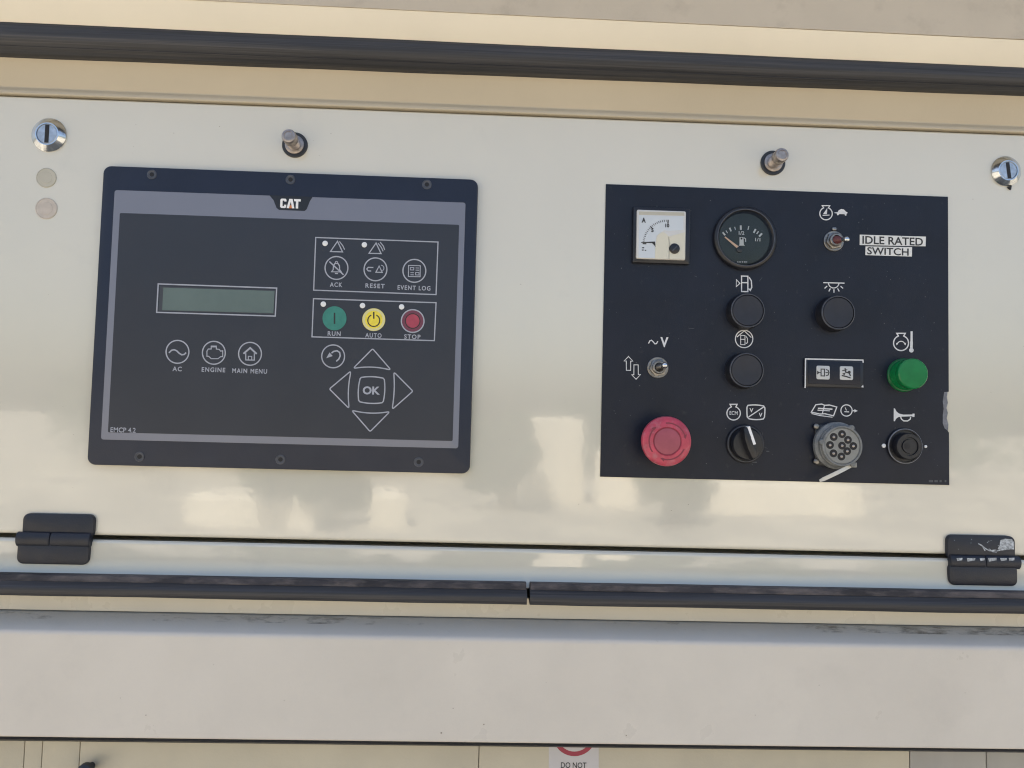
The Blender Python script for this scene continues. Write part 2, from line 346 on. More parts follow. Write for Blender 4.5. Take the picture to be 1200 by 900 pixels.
def strip(prof, rad, backs):                      # visible rows from top to bottom, then hidden back points (dz from the last/first row, h)
    L_, R_ = end_pts(prof)
    for side in (L_, R_):
        z0, z1 = side[0].z, side[-1].z; x = side[0].x
        for which, dz, h in backs: side.append(Vector((x, -h, (z1 if which == 'b' else z0)+dz)))
    rad = list(rad)+[0]*len(backs)
    m = M(); m.bar(rnd(L_, rad), rnd(R_, rad)); return m

house = thing('generator_housing', 'cream painted steel housing around the control door, with rails, ledge and broad lower beam', 'generator housing', (0, 0.6, GZ))
b = M()                                            # the closed body behind everything
def box(m, x0, x1, y0, y1, z0, z1):
    return m.add([(x0, y0, z0), (x1, y0, z0), (x1, y1, z0), (x0, y1, z0), (x0, y0, z1), (x1, y0, z1), (x1, y1, z1), (x0, y1, z1)],
                 [(0, 1, 5, 4), (1, 2, 6, 5), (2, 3, 7, 6), (3, 0, 4, 7), (4, 5, 6, 7), (3, 2, 1, 0)])
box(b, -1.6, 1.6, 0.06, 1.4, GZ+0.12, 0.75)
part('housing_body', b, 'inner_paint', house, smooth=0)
# top: overhanging wall, lower return and rolled-edge recess strip, bounce light and shade put into their colours
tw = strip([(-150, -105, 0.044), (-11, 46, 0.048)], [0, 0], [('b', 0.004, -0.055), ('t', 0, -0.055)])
part('upper_wall', tw, 'upper_wall_paint', house)
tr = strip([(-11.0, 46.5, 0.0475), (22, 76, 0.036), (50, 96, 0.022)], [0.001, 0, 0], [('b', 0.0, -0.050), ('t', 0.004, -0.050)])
part('upper_return', tr, 'lit_strip_paint', house)
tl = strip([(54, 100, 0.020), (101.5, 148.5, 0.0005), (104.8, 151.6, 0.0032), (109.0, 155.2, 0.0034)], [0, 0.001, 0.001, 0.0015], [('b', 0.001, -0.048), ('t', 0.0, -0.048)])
part('recess_strip', tl, 'shaded_recess_paint', house)
# hinge rail below the door
hr = strip([(629.8, 656.3, 0.000), (632.5, 659, 0.0022), (650, 674, 0.0030), (665, 687.5, 0.0044), (679, 700, 0.0068)], [0.0, 0.0012, 0, 0, 0.001], [('b', 0.0, -0.050), ('t', -0.002, -0.050)])
part('hinge_rail', hr, 'cream_paint', house)
ow = strip([(690, 712, 0.004), (713.8, 734.5, 0.004)], [0, 0], [('b', 0, -0.049), ('t', 0, -0.049)])
part('sill_upstand', ow, 'cream_frame_paint', house)
lb = strip([(716.0, 736.6, 0.006), (739.5, 759.5, 0.027), (864, 879, 0.034)], [0, 0.0028, 0.002], [('b', 0.002, 0.020), ('t', -0.03, -0.030), ('t', -0.002, -0.030)])
part('lower_beam', lb, 'beam_paint', house)
# patchy dark film along the back of the ledge
ld = M(); L_, R_ = end_pts([(716.3, 737, 0.0064), (725, 745.5, 0.0140)])
for s_ in (L_, R_):
    for p in s_: p.z += 0.0004
ld.add([L_[0], L_[1], R_[1], R_[0]], [(0, 1, 2, 3)])
part('dark_film', ld, 'dark_film', house, smooth=0)
m = M()
for px, py, q in ((517, 859, 0.9), (567, 849, 0.8), (531, 830, 0.6), (171, 838, 0.6), (734, 862, 0.7), (885, 838, 0.5), (960, 803, 0.5), (1131, 812, 0.4), (333, 821, 0.4), (250, 779, 0.4), (141, 818, 0.4), (640, 800, 0.35)):
    hh = 0.028+0.006*(py-748)/120; p = pt(px, py, hh+0.0004); r_ = sz(q); o_ = [(p[0]+r_*random.uniform(0.6, 1.3)*cos(a*pi/4), p[1], p[2]+r_*random.uniform(0.5, 1.1)*sin(a*pi/4)) for a in range(8)]; m.add(o_, [tuple(range(8))])
part('paint_chips', m, 'chip_brown', house, kind='stuff', smooth=0)
# inner panels visible under the beam
IH = 0.012
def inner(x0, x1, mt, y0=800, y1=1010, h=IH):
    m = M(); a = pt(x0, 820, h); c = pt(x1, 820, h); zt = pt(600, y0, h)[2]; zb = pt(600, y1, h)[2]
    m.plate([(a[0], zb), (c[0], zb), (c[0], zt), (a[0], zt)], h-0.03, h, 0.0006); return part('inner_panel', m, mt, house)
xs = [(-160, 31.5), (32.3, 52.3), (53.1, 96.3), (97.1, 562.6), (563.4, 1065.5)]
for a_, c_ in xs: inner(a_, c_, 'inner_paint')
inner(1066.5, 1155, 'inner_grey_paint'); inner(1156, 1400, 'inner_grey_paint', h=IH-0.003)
# side posts outside the frame
for sx in (-1, 1):
    m = M(); m.plate([(sx*0.575, -0.20), (sx*0.80, -0.20), (sx*0.80, 0.33), (sx*0.575, 0.33)], -0.05, 0.0, 0.001); part('side_post', m, 'cream_frame_paint', house)

# ================================================================== rubber seals
def seal(name, prof, rad, x0px, x1px, label, group, mt='rubber', extra=None, back=-0.004):
    L_, R_ = end_pts(prof)
    def at(pts_l, pts_r, X):
        return [a+(b_-a)*((X-a.x)/(b_.x-a.x)) for a, b_ in zip(pts_l, pts_r)]
    X0 = -0.80 if x0px is None else pt(x0px, 690, 0.02)[0]; X1 = 0.80 if x1px is None else pt(x1px, 690, 0.02)[0]
    t = thing(name, label, 'rubber seal', ((X0+X1)/2, -0.01, L_[0].z), group)
    return t, L_, R_, at, X0, X1
t, L_, R_, at, X0, X1 = seal('rubber_seal', [(17.5, 71.5, 0.030), (30, 84, 0.0355), (46, 96, 0.0345), (62.5, 108.5, 0.024)], None, None, None,
    'wide black rubber door seal running along the top above the control door', 'rubber seals round the control door')
def wob(loop, amp, ph): return [Vector((p.x, p.y+amp*sin(ph+i), p.z+amp*0.6*sin(ph*1.7+i*0.4))) for i, p in enumerate(loop)]
def sweep(at, L_, R_, X0, X1, rad, amp, nseg, flat_ends=False):
    m = M(); prev = None; rings = []
    for k in range(nseg+1):
        X = X0+(X1-X0)*k/nseg; lp = at(L_, R_, X); lp += [Vector((X, 0.004, lp[-1].z+0.002)), Vector((X, 0.004, lp[0].z-0.002))]
        lp = rnd(wob(lp, amp, X*23), list(rad)+[0, 0], 4, False); rings.append(lp)
    n = len(rings[0]); vs_ = [p for r in rings for p in r]; fs = []
    for k in range(nseg):
        for i in range(n): a = k*n+i; b_ = k*n+(i+1) % n; fs.append((a, b_, b_+n, a+n))
    fs += [tuple(range(n-1, -1, -1)), tuple(range(nseg*n, (nseg+1)*n))]
    m.add(vs_, fs); return m
part('seal_bulb', sweep(at, L_, R_, X0, X1, [0.003, 0.008, 0.008, 0.003], 0.0002, 60), 'rubber', t)
m = M()
for yy0, yy1, hh in ((27, 80.5, 0.0335), (52, 101, 0.0300)):    # moulded lengthwise ribs
    l2, r2 = end_pts([(yy0, yy1, hh), (yy0+1.0, yy1+0.9, hh+0.0006), (yy0+2, yy1+1.8, hh)]); m.bar(l2, r2)
part('seal_rib', m, 'rubber', t)
for nm, xa, xb, lab in (('l', None, 617.5, 'left length of black rubber seal below the door, ending at the joint'), ('r', 621, None, 'right length of black rubber seal below the door, beginning at the joint')):
    prof = [(679.5, 701.5, 0.020), (688, 710, 0.027), (698.5, 721, 0.024)]
    t, L_, R_, at, X0, X1 = seal('rubber_seal', prof, None, xa, xb, lab, 'rubber seals round the control door')
    part('seal_bulb', sweep(at, L_, R_, X0, X1, [0.002, 0.010, 0.006], 0.00025, 40), 'rubber', t)
    prof = [(671, 692.8, 0.0125), (672.5, 694, 0.0185), (680.5, 702.2, 0.0205)]
    L_, R_ = end_pts(prof)
    part('grip_flange', sweep(at, L_, R_, X0+(0.0006 if xa else 0), X1-(0.0006 if xb else 0), [0.0005, 0.0015, 0.001], 0.0001, 40), 'dusty_rubber', t)
L_, R_ = end_pts([(857, 873, 0.021), (866.3, 880.8, 0.026), (868, 882, 0.021)])
m = M(); m.bar(L_, R_)
gs = thing('beam_gasket', 'thin black gasket strip along the bottom edge of the lower beam', 'gasket', (0, -0.055, L_[0].z))
part('gasket_strip', m, 'rubber', gs)

# ================================================================== control door
door = thing('control_door', 'glossy cream control door carrying the controller and the black instrument plate', 'door', (0, 0, -0.12))
L_, R_ = end_pts([(112.0, 158.0, 0.0), (625.2, 651.8, 0.0)])
for s_, X in ((L_, -0.57), (R_, 0.57)): pass
def clampx(A, B, X): return [a+(b_-a)*((X-a.x)/(b_.x-a.x)) for a, b_ in zip(A, B)]
l2, r2 = clampx(L_, R_, -0.57), clampx(L_, R_, 0.57)
for s_ in (l2, r2): s_ += [Vector((s_[1].x, 0.022, s_[1].z)), Vector((s_[0].x, 0.022, s_[0].z))]
m = M(); m.bar(rnd(l2, [0.002, 0.004, 0, 0], 5), rnd(r2, [0.002, 0.004, 0, 0], 5)); part('door_panel', m, 'cream_paint', door)
for (px, py, rp, lab) in ((54.5, 208.5, 11.5, 'grey-white flush plug, the upper one below the left lock'), (54.5, 244.5, 12.5, 'faintly pinkish flush plug, the lower one below the left lock')):
    c = xz(px, py); m = M(); r = sz(rp); m.lathe(c, [(r, 0.0), (r, 0.0005), (r*0.93, 0.0009), (r*0.90, 0.0006), (r*0.60, 0.0006), (r*0.58, 0.0008)], 40); part('hole_plug', m, 'plug_pinkish' if py > 220 else 'plug_plastic', door, lab)
# quarter-turn locks
def lock(px, py, fx, fy, rp, label, slot_a):
    H_ = 0.0065; c = xz(px, py); f = xz(fx, fy, H_); til = ((f[0]-c[0])/H_, (f[1]-c[1])/H_); r = sz(rp)
    m = M(); m.lathe(c, [(r, 0), (r, 0.0012), (r*0.97, 0.0018), (r*0.68, H_-0.0003), (r*0.66, H_), (r*0.60, H_), (r*0.585, H_-0.0015)], 48, til)
    b_ = part('lock', m, 'chrome', door, label)
    m = M(); m.lathe(f, [(r*0.58, H_-0.002), (r*0.58, H_-0.0006), (r*0.55, H_-0.0002)], 40); b2 = part('cylinder_face', m, 'lock_zinc', b_)
    m = M(); s_, c_ = sin(slot_a), cos(slot_a); a_, w_ = r*0.53, r*0.115
    m.plate([(f[0]+x*c_-z*s_, f[1]+x*s_+z*c_) for x, z in ((-w_, -a_), (w_, -a_), (w_, a_), (-w_, a_))], H_-0.0015, H_+0.00005, 0); part('slot', m, 'hole_black', b_)
lock(57.8, 158.5, 54.8, 156.6, 20, 'round slotted lock at the left end', radians(0))
lock(1178.5, 200.8, 1182, 199.5, 18.6, 'round slotted lock at the right end', radians(7))
m = M(); a_ = xz(1182.5, 219.5, 0.001); m.plate([(a_[0]-0.0018, a_[1]), (a_[0]+0.0015, a_[1]-0.0024), (a_[0]+0.0022, a_[1]+0.0018)], 0, 0.002, 0.0002); part('lock_stop', m, 'hole_black', door)
# threaded studs with rubber washers
def stud(px, py, label):
    c = xz(px, py); m = M(); r = sz(15)
    m.lathe(c, [(r, 0), (r, 0.0012), (r*0.93, 0.0018), (r*0.6, 0.0018)], 40); w_ = part('stud_washer', m, 'rubber_washer', door, label)
    m = M(); m.lathe(c, [(r*0.74, 0.0018), (r*0.74, 0.0028), (r*0.68, 0.0032), (r*0.5, 0.0034), (r*0.45, 0.0026)], 32); part('collar', m, 'bolt_steel', w_)
    m = M(); rr = r*0.50; pr = [(rr, 0.0026)]; h = 0.004
    while h < 0.0135: pr += [(rr*1.0, h), (rr*0.90, h+0.0006)]; h += 0.0012
    pr += [(rr*1.06, h), (rr*1.10, h+0.0005), (rr*1.10, 0.0222), (rr*1.0, 0.0232), (rr*0.72, 0.0236), (rr*0.66, 0.0230)]
    m.lathe(c, pr, 28); part('stud', m, 'bolt_steel', w_)
stud(345.8, 170.3, 'black washer with projecting steel stud above the controller'); stud(905.4, 191.3, 'black washer with projecting steel stud above the instrument plate')

# ================================================================== hinges
def hinge(label, xa, xb, y_up, y_k0, y_k1, y_lo, dx, split, side, worn):
    X0 = pt(xa, y_k0, 0.004)[0]; X1 = pt(xb, y_k0, 0.004)[0]; z = lambda y, h=0.006: pt((xa+xb)/2, y, h)[2]
    t = thing('door_hinge', label, 'hinge', ((X0+X1)/2, -0.004, z((y_k0+y_k1)/2)), 'hinges of the control door')
    zc = (z(y_k0)+z(y_k1))/2; rk = (z(y_k0)-z(y_k1))/2
    def leaf(z0, z1, o, base, hf):
        m = M(); m.plate(rrect((X0+X1)/2+o, (z0+z1)/2, X1-X0, abs(z1-z0), 0.0055, 5), base, hf, 0.0012); return part('leaf', m, 'hinge_black', t)
    up = leaf(z(y_up), zc+rk*0.3, 0, 0.0, 0.0042); lo = leaf(zc-rk*0.3, z(y_lo), dx, 0.001, 0.0068)
    xa_, xb_ = (X0-0.0035, X1-0.001) if side < 0 else (X0+0.001, X1+0.0035)
    xs_ = [xa_]+[xa_+(xb_-xa_)*s for s in split]+[xb_]
    for i in range(len(xs_)-1):
        n = 24; a, c_ = xs_[i]+0.0003, xs_[i+1]-0.0003; rings = [(a, rk*0.86), (a+0.0007, rk), (c_-0.0007, rk), (c_, rk*0.86)]
        m = M(); vs_ = [(x, -(0.0045+r*0.60*cos(2*pi*k/n)), zc+r*sin(2*pi*k/n)) for x, r in rings for k in range(n)]; fs = []
        for q in range(3):
            for k in range(n): a2 = q*n+k; b2 = q*n+(k+1) % n; fs.append((a2, b2, b2+n, a2+n))
        fs += [tuple(range(n-1, -1, -1)), tuple(range(3*n, 4*n))]; m.add(vs_, fs); part('knuckle', m, 'hinge_black', t)
    if worn:
        def pat(pts_, h=0.0045): m_ = M(); m_.poly(pts_, h); return m_
        m = M(); m.poly([(1172, 633), (1178, 631.3), (1186, 632), (1188.6, 636), (1188.3, 643.5), (1180, 644.2), (1174, 645), (1169, 643.5), (1171.5, 639)], 0.0045)
        m.line([(1146.5, 637), (1151, 639.5), (1155, 643), (1160, 645.5), (1167.5, 644.5)], 1.3, 0.0045); m.line([(1151, 640), (1154.5, 645.5)], 1.0, 0.0045)
        m.line([(1159, 643), (1163, 646.5), (1168, 647)], 1.0, 0.0045); m.line([(1168, 645.8), (1179, 643), (1188, 643.4)], 1.0, 0.0045)
        for q in range(14): a = 1117+random.random()*70; b_ = 632+random.random()*16; m.disc(a, b_, 0.35+random.random()*0.35, 0.0045, 6)
        part('bare_patch', m, 'scraped_metal', up, 'paint chipped off down to bare metal')
        m = M(); hk = 0.0045+rk*0.60*0.99
        for a, c_ in ((1121, 1128), (1133, 1143), (1148, 1154), (1158, 1168), (1172, 1180), (1182, 1189)):
            m.poly([(a, 654), (c_, 653.4+random.random()), (c_-0.4, 656.6), (a+1, 657.2+random.random())], hk)
        part('bare_patch', m, 'scraped_metal', t, 'bare metal highlights along the barrel')
hinge('black butt hinge with intact paint at the lower left corner', 25.6, 109.3, 602.8, 624.0, 641.5, 661.5, -0.0018, (0.46,), -1, False)
hinge('black butt hinge with chipped paint at the lower right corner', 1110.6, 1190, 628, 651, 666.5, 686.3, 0.0, (0.5,), 1, True)

# ================================================================== digital controller
EH = 0.0062
con = thing('digital_controller', 'charcoal digital controller with small display, round keys and arrow keys, left on the door', 'control panel', (pt(331, 374)[0], 0, pt(331, 374)[2]))
m = M(); m.plate(quad([(121, 194), (560.3, 210), (550.5, 554), (101.5, 546)], EH, 0.0072, 6), 0, EH, 0.0012); part('bezel', m, 'bezel_plastic', con)
MH = EH+0.0004
m = M(); o_ = quad([(133.2, 222), (545.5, 238), (537, 526), (119.5, 514.5)], MH, 0.0022, 4); m.plate(o_, EH-0.001, MH, 0.0001); part('border', m, 'border_ink', con)
m = M(); i_ = quad([(140, 249.5), (537.5, 263.5), (531, 516.5), (127, 507)], MH, 0.0012, 4); m.plate(i_, MH-0.0001, MH+0.0001, 0); face = part('membrane_face', m, 'membrane_film', con)
P1 = MH+0.00015
for a, b_ in ((178, 204.5), (340.5, 210.5), (500.3, 216.3), (163.5, 535.2), (328.7, 538.5), (490.7, 541.5)):
    c = xz(a, b_, EH); m = M(); m.lathe(c, [(0.0046, EH-0.0001), (0.0044, EH+0.00035), (0.0034, EH+0.00045), (0.0028, EH+0.0001), (0.0026, EH+0.0001)], 24); s_ = part('screw', m, 'rim_dark', con)
    m = M(); m.lathe(c, [(0.0021, EH+0.0001), (0.0021, EH+0.0003)], 8); part('socket', m, 'hole_black', s_)
# badge with the maker's lettering
m = M(); m.poly([(315.5, 228.6), (366.5, 230.6), (363, 236), (359.5, 245), (357, 247.2), (327, 246), (324, 243.5), (320.5, 234.5)], MH+0.0001); bad = part('logo_badge', m, 'black_plastic', con)
bc = pt(340.3, 238.6, P1); u = sz(1.0, P1)
def lp(m, pts_, k=0): m.k += 1; h = P1+0.0002+m.k*0.00001; m.add([(bc[0]+(x-0)*u, -h, bc[2]+y*u) for x, y in pts_], [tuple(range(len(pts_)))])
m = M()
C_ = [(-4.6, 2.2), (-4.6, 4.2), (-5.8, 5.6), (-10.4, 5.6), (-11.8, 4.2), (-11.8, -4.2), (-10.4, -5.6), (-5.8, -5.6), (-4.6, -4.2), (-4.6, -1.6), (-7.2, -1.6), (-7.2, -3.2), (-9.0, -3.2), (-9.0, 3.2), (-7.2, 3.2), (-7.2, 2.2)]
lp(m, C_); lp(m, [(-1.4, 5.6), (2.4, 5.6), (5.0, -5.6), (2.2, -5.6), (0.5, 2.2), (-1.4, -5.6), (-4.2, -5.6)])
lp(m, [(3.8, 5.6), (12, 5.6), (12, 2.8), (9.3, 2.8), (9.3, -5.6), (6.5, -5.6), (6.5, 2.8), (4.6, 2.8)])
part('logo_lettering', m, 'logo_white', bad)
m = M(); lp(m, [(-2.6, -5.6), (3.6, -5.6), (0.6, -1.2)]); part('logo_triangle', m, 'logo_orange', bad)
# display
m = M(); m.poly([(187.5, 335.5), (322.3, 340.3), (320.8, 368), (185.8, 364)], P1); d_ = part('display', m, 'display_shadow', con)
m = M(); m.poly([(191.5, 337), (321.8, 341), (320.3, 367), (190, 363.4)], P1+0.0002); part('screen', m, 'display_glass', d_)
m = M(); m.line([(185.4, 332.7), (324.2, 337.6), (322.6, 370.4), (183.6, 366)], 1.5, P1+0.00025, True); part('screen_outline', m, 'print_grey', d_)
# boxes around the key groups
m = M(); m.line([(370, 278.3), (513.3, 283.6), (511, 345.2), (367.6, 340)], 1.3, P1, True); part('key_group_outline', m, 'print_grey', con)
m = M(); m.line([(367.4, 350), (511, 354.7), (509, 399.2), (365.6, 394.7)], 1.3, P1, True); part('key_group_outline', m, 'print_grey', con)
KEY_N = 0
def key(px, py, caption, cw, cy, r=13.4, base='membrane_film', label=None, rim='print_grey', chh=5.4):
    m = M(); c = xz(px, py, P1); R = sz(r, P1); m.lathe(c, [(R, MH), (R, P1+0.0001), (R*0.96, P1+0.0003)], 40); k = part('key', m, base, con, label, smooth=0)
    h = P1+0.00035; m = M(); m.ring(px, py, r, 1.4, h)
    if caption: 
        c_ = M(); c_.text(caption, px-0.4, cy, cw, chh, P1+0.00005, 0.02, space=1.22); part('caption', c_, 'print_grey', k)
    return k, m, h
def sym(k, m, mt='print_grey'): part('symbol', m, mt, k)
k, m, h = key(208, 412.3, 'AC', 10.5, 432.3, label='AC key with a sine wave'); m.line([(198, 413.5), (201, 410.5), (204, 409.8), (207, 411), (210, 414), (213, 415.8), (216, 415.3), (218, 413.2)], 1.6, h); sym(k, m)
k, m, h = key(250.6, 413.4, 'ENGINE', 27, 433.3, label='ENGINE key with an engine outline')
m.line([(244, 409), (247.5, 409), (247.5, 406.5), (253.5, 406.5), (253.5, 409), (257, 409.5), (258.5, 411.5), (261, 411), (261, 418), (258.5, 418), (255.5, 420.3), (247.5, 420.3), (244.5, 417.5), (242.5, 417.5), (242.5, 411.5)], 1.1, h, True); m.line([(247, 406), (254, 406)], 2, h); sym(k, m)
k, m, h = key(293, 414.6, 'MAIN MENU', 40, 434.8, label='MAIN MENU key with a house')
m.line([(285.3, 414.5), (293.2, 407.7), (300.8, 414.7)], 2.0, h); m.line([(288, 414), (288, 421.8), (298, 422), (298, 414)], 1.2, h); m.line([(291, 421.5), (291, 417.5), (295, 417.7), (295, 421.5)], 1.0, h); sym(k, m)
k, m, h = key(394.3, 314, 'ACK', 14.5, 333.6, label='ACK key with a crossed-out bell')
m.line([(388.5, 318.5), (390.5, 316), (390.8, 311.5), (392.5, 308.7), (396, 308.7), (397.8, 311.5), (398, 316), (400, 318.7)], 1.3, h, True); m.line([(386, 306.5), (402.5, 322)], 1.5, h); m.ring(394.3, 307.6, 1.4, 0.9, h, n=10); m.line([(392.5, 320.4), (396, 320.5)], 1.4, h); sym(k, m)
k, m, h = key(440, 315.6, 'RESET', 22.5, 335, label='RESET key with arrow and triangle')
m.line([(437.5, 313.5), (431.5, 313.3), (429.8, 315.2), (431.5, 317.4), (435, 317.6)], 1.3, h); m.line([(440.5, 319), (444.3, 311.8), (448, 319.2)], 1.2, h, True); m.ring(446.5, 314.2, 3.4, 0.9, h, -60, 90); sym(k, m)
k, m, h = key(485.6, 317.4, 'EVENT LOG', 38.5, 337.4, label='EVENT LOG key with a list')
m.line([(478.8, 311), (492.5, 311.4), (492.3, 324.3), (478.6, 324)], 1.0, h, True); m.line([(481, 313.5), (485, 313.6), (484.8, 316.4), (480.9, 316.3)], 0.9, h, True); m.line([(487, 314), (491, 314.1)], 0.9, h); m.line([(487, 316.5), (491, 316.6)], 0.9, h); m.line([(481, 319.5), (485, 319.6)], 0.9, h); m.line([(481, 322), (485, 322.1)], 0.9, h); m.line([(487, 319.3), (491, 319.4), (491, 322.3), (487, 322.2)], 0.9, h, True); sym(k, m)
for px, py, big in ((395.2, 289, 0), (440.4, 291, 1)):
    m = M(); h = P1; m.line([(px-8, py+5.8), (px+0.3, py-6.2), (px+6.2, py+6.2)], 1.3, h, True); m.line([(px+2.6, py-6), (px+6.5, py-1), (px+8.6, py+3.5)], 1.1, h)
    if big: m.line([(px+5, py-7.4), (px+9, py-2.4), (px+10.4, py+2)], 1.1, h)
    part('warning_symbol', m, 'print_grey', con)
def led(px, py):
    c = xz(px, py, P1); r = sz(3.2); m = M(); m.lathe(c, [(r, P1-0.0001), (r*0.96, P1+0.0003), (r*0.6, P1+0.0006), (r*0.2, P1+0.0007)], 20); part('indicator_lamp', m, 'lens_white', con)
for a, b_ in ((381, 285.2), (427, 286.8), (378.9, 356.4), (424.8, 358.1), (470.6, 359.6)): led(a, b_)
k, m, h = key(392, 373, 'RUN', 15, 391, base='run_green', label='green RUN key'); m.ring(392, 373, 12.7, 1.0, h); sym(k, m, 'run_green'); m = M(); m.line([(392, 366.5), (392, 379.5)], 1.7, h+0.0001); sym(k, m, 'print_dark')
k, m, h = key(438, 374.6, 'AUTO', 19, 393, base='auto_yellow', label='yellow AUTO key'); m = M(); m.ring(438, 374.6, 11.8, 2.8, h); part('symbol', m, 'auto_rim', k)
m = M(); m.ring(438, 375.6, 7.0, 1.3, h+0.0001, -245, 65); m.line([(438, 365.5), (438, 373.5)], 1.6, h+0.0001); sym(k, m, 'print_dark')
k, m, h = key(483.6, 376.2, 'STOP', 19, 394.6, base='stop_red', label='dark red STOP key'); m = M(); m.ring(483.6, 376.2, 13.3, 1.4, h+0.0001); sym(k, m)
m = M(); m.ring(483.6, 376.2, 11.2, 3.6, h); part('symbol', m, 'stop_rim', k); m = M(); m.ring(483.6, 376.2, 8.6, 1.2, h+0.0001); sym(k, m, 'print_dark')
k, m, h = key(390.4, 417.6, None, 0, 0, label='back key with a curved arrow'); m.line([(394, 423.5), (397, 420.8), (398.7, 417), (398, 413), (395, 411), (391, 411.8), (388.5, 413.8)], 1.6, h); m.poly([(382.3, 419.8), (386.2, 413), (389.8, 417.2)], h); sym(k, m)
def bez(a, c_, b_, n=6): return [((1-t)**2*a[0]+2*t*(1-t)*c_[0]+t*t*b_[0], (1-t)**2*a[1]+2*t*(1-t)*c_[1]+t*t*b_[1]) for t in [i/n for i in range(n+1)]]
def arrow_key(A, B, Mid, C2, lab):
    # outline A (apex) -> B -> arched inner side through Mid -> C2, corners rounded
    def lerp(p, q, t): return (p[0]+(q[0]-p[0])*t, p[1]+(q[1]-p[1])*t)
    ctl = (2*Mid[0]-(B[0]+C2[0])/2, 2*Mid[1]-(B[1]+C2[1])/2); inner_ = bez(B, ctl, C2, 10)
    pts_ = bez(lerp(A, C2, 0.06), A, lerp(A, B, 0.06), 4)+bez(lerp(B, A, 0.10), B, inner_[1], 4)+inner_[2:-2]+bez(inner_[-2], C2, lerp(C2, A, 0.10), 4)
    m = M(); h = P1+0.00015; o2 = [xz(a, b2, h) for a, b2 in pts_]; m.plate(o2, MH, h, 0); k = part('arrow_key', m, 'membrane_film', con, lab)
    m = M(); m.line(pts_, 1.35, h, True); part('key_outline', m, 'print_grey', k)
arrow_key((436.7, 408.6), (413.6, 431.9), (436, 430.2), (458.4, 433.8), 'up arrow key')
arrow_key((386, 455.8), (411.5, 434.4), (408.3, 456.8), (409.3, 479.0), 'left arrow key')
arrow_key((483.9, 458.4), (461.3, 435.6), (461.9, 457.6), (459.4, 480.0), 'right arrow key')
arrow_key((433.7, 505.8), (411.8, 480.6), (434.7, 484.1), (457.2, 482.1), 'down arrow key')
pts_ = bez((423.5, 442.2), (436, 440.2), (448.8, 443.1))[:]+bez((450.4, 444.8), (452.0, 458), (449.2, 470.4))+bez((447.5, 472.0), (434.5, 474), (421.8, 470.9))+bez((420.3, 469.2), (418.7, 456), (422, 443.7))
m = M(); h = P1+0.00015; m.plate([xz(a, b_, h) for a, b_ in pts_], MH, h, 0); k = part('key', m, 'membrane_film', con, 'square OK key'); m = M(); m.line(pts_, 1.4, h, True); part('key_outline', m, 'print_grey', k)
m = M(); m.text('OK', 435.2, 457.6, 20, 9.6, h, 0.035); part('caption', m, 'print_grey', k)
m = M(); m.text('EMCP 4.2', 144.3, 503.9, 28.5, 5.6, P1, 0.01); part('lettering', m, 'print_grey', con)

# ================================================================== instrument plate (decal)
DH = 0.0009
x0, z1 = xz(709.6, 218); x1 = (xz(1110, 229)[0]+xz(1112, 569)[0])/2; xl = (xz(710, 218)[0]+xz(703, 558)[0])/2
zt = (xz(710, 218)[1]+xz(1110, 229)[1])/2; zb = (xz(703, 558)[1]+xz(1112, 569)[1])/2
ins = thing('instrument_plate', 'black instrument plate printed with white symbols, its right edge torn', 'instrument plate', ((xl+x1)/2, 0, zb))
tear = [(1111.8, 459), (1106.8, 460), (1106.0, 470), (1107.2, 480), (1105.8, 486), (1105.6, 495), (1107.5, 501), (1110, 505), (1111.9, 507)]
outl = [(xl, zb), (x1, zb)]+[(min(xz(a, b_)[0], x1-0.0001), xz(a, b_)[1]) for a, b_ in tear[::-1]]+[(x1, zt), (xl, zt)]
m = M(); m.plate(outl, 0, DH, 0); part('plate', m, 'decal_black', ins, smooth=0)
m = M(); rs_ = [(1106.5, 459.5), (1110.5, 459.2), (1109.6, 465), (1110.8, 472), (1109.2, 478), (1110.8, 484), (1109.4, 490), (1111.4, 497), (1111, 505), (1107, 502), (1104.8, 496), (1104.9, 486), (1105.8, 479), (1104.8, 470)]
m.poly(rs_, DH+0.0001); part('torn_residue', m, 'torn_residue', ins)
PH = DH+0.0002
def psym(m, lab, name='printed_symbol', mt='print_white'): part(name, m, mt, ins, lab)
# engine and tortoise
def engine(m, cx, cy, r, neck, top, wd=1.4):
    a = math.asin(neck*0.62/r); ps = [(cx+r*sin(a+(2*pi-2*a)*i/26), cy-r*cos(a+(2*pi-2*a)*i/26)) for i in range(27)]
    m.line([(cx+neck, top)]+ps+[(cx-neck, top)], wd, PH, True)
m = M(); engine(m, 968, 250.3, 7.3, 4.4, 241, 1.3); m.poly([(964.5, 251), (969.5, 243.5), (969, 251)], PH); m.line([(972, 252), (964, 252.4)], 1, PH); psym(m, 'engine outline')
m = M(); sh = [(977, 249.4), (979.5, 248.7), (981.5, 248.6), (983, 246.3), (986, 244.9), (989, 245.6), (991.3, 248), (993.5, 249.3), (992, 250.6), (991.8, 252.7), (990.4, 252.6), (989.6, 251), (983.5, 250.8), (982.2, 252.4), (980.8, 252), (981, 250.3)]; m.poly(sh, PH); psym(m, 'tortoise')
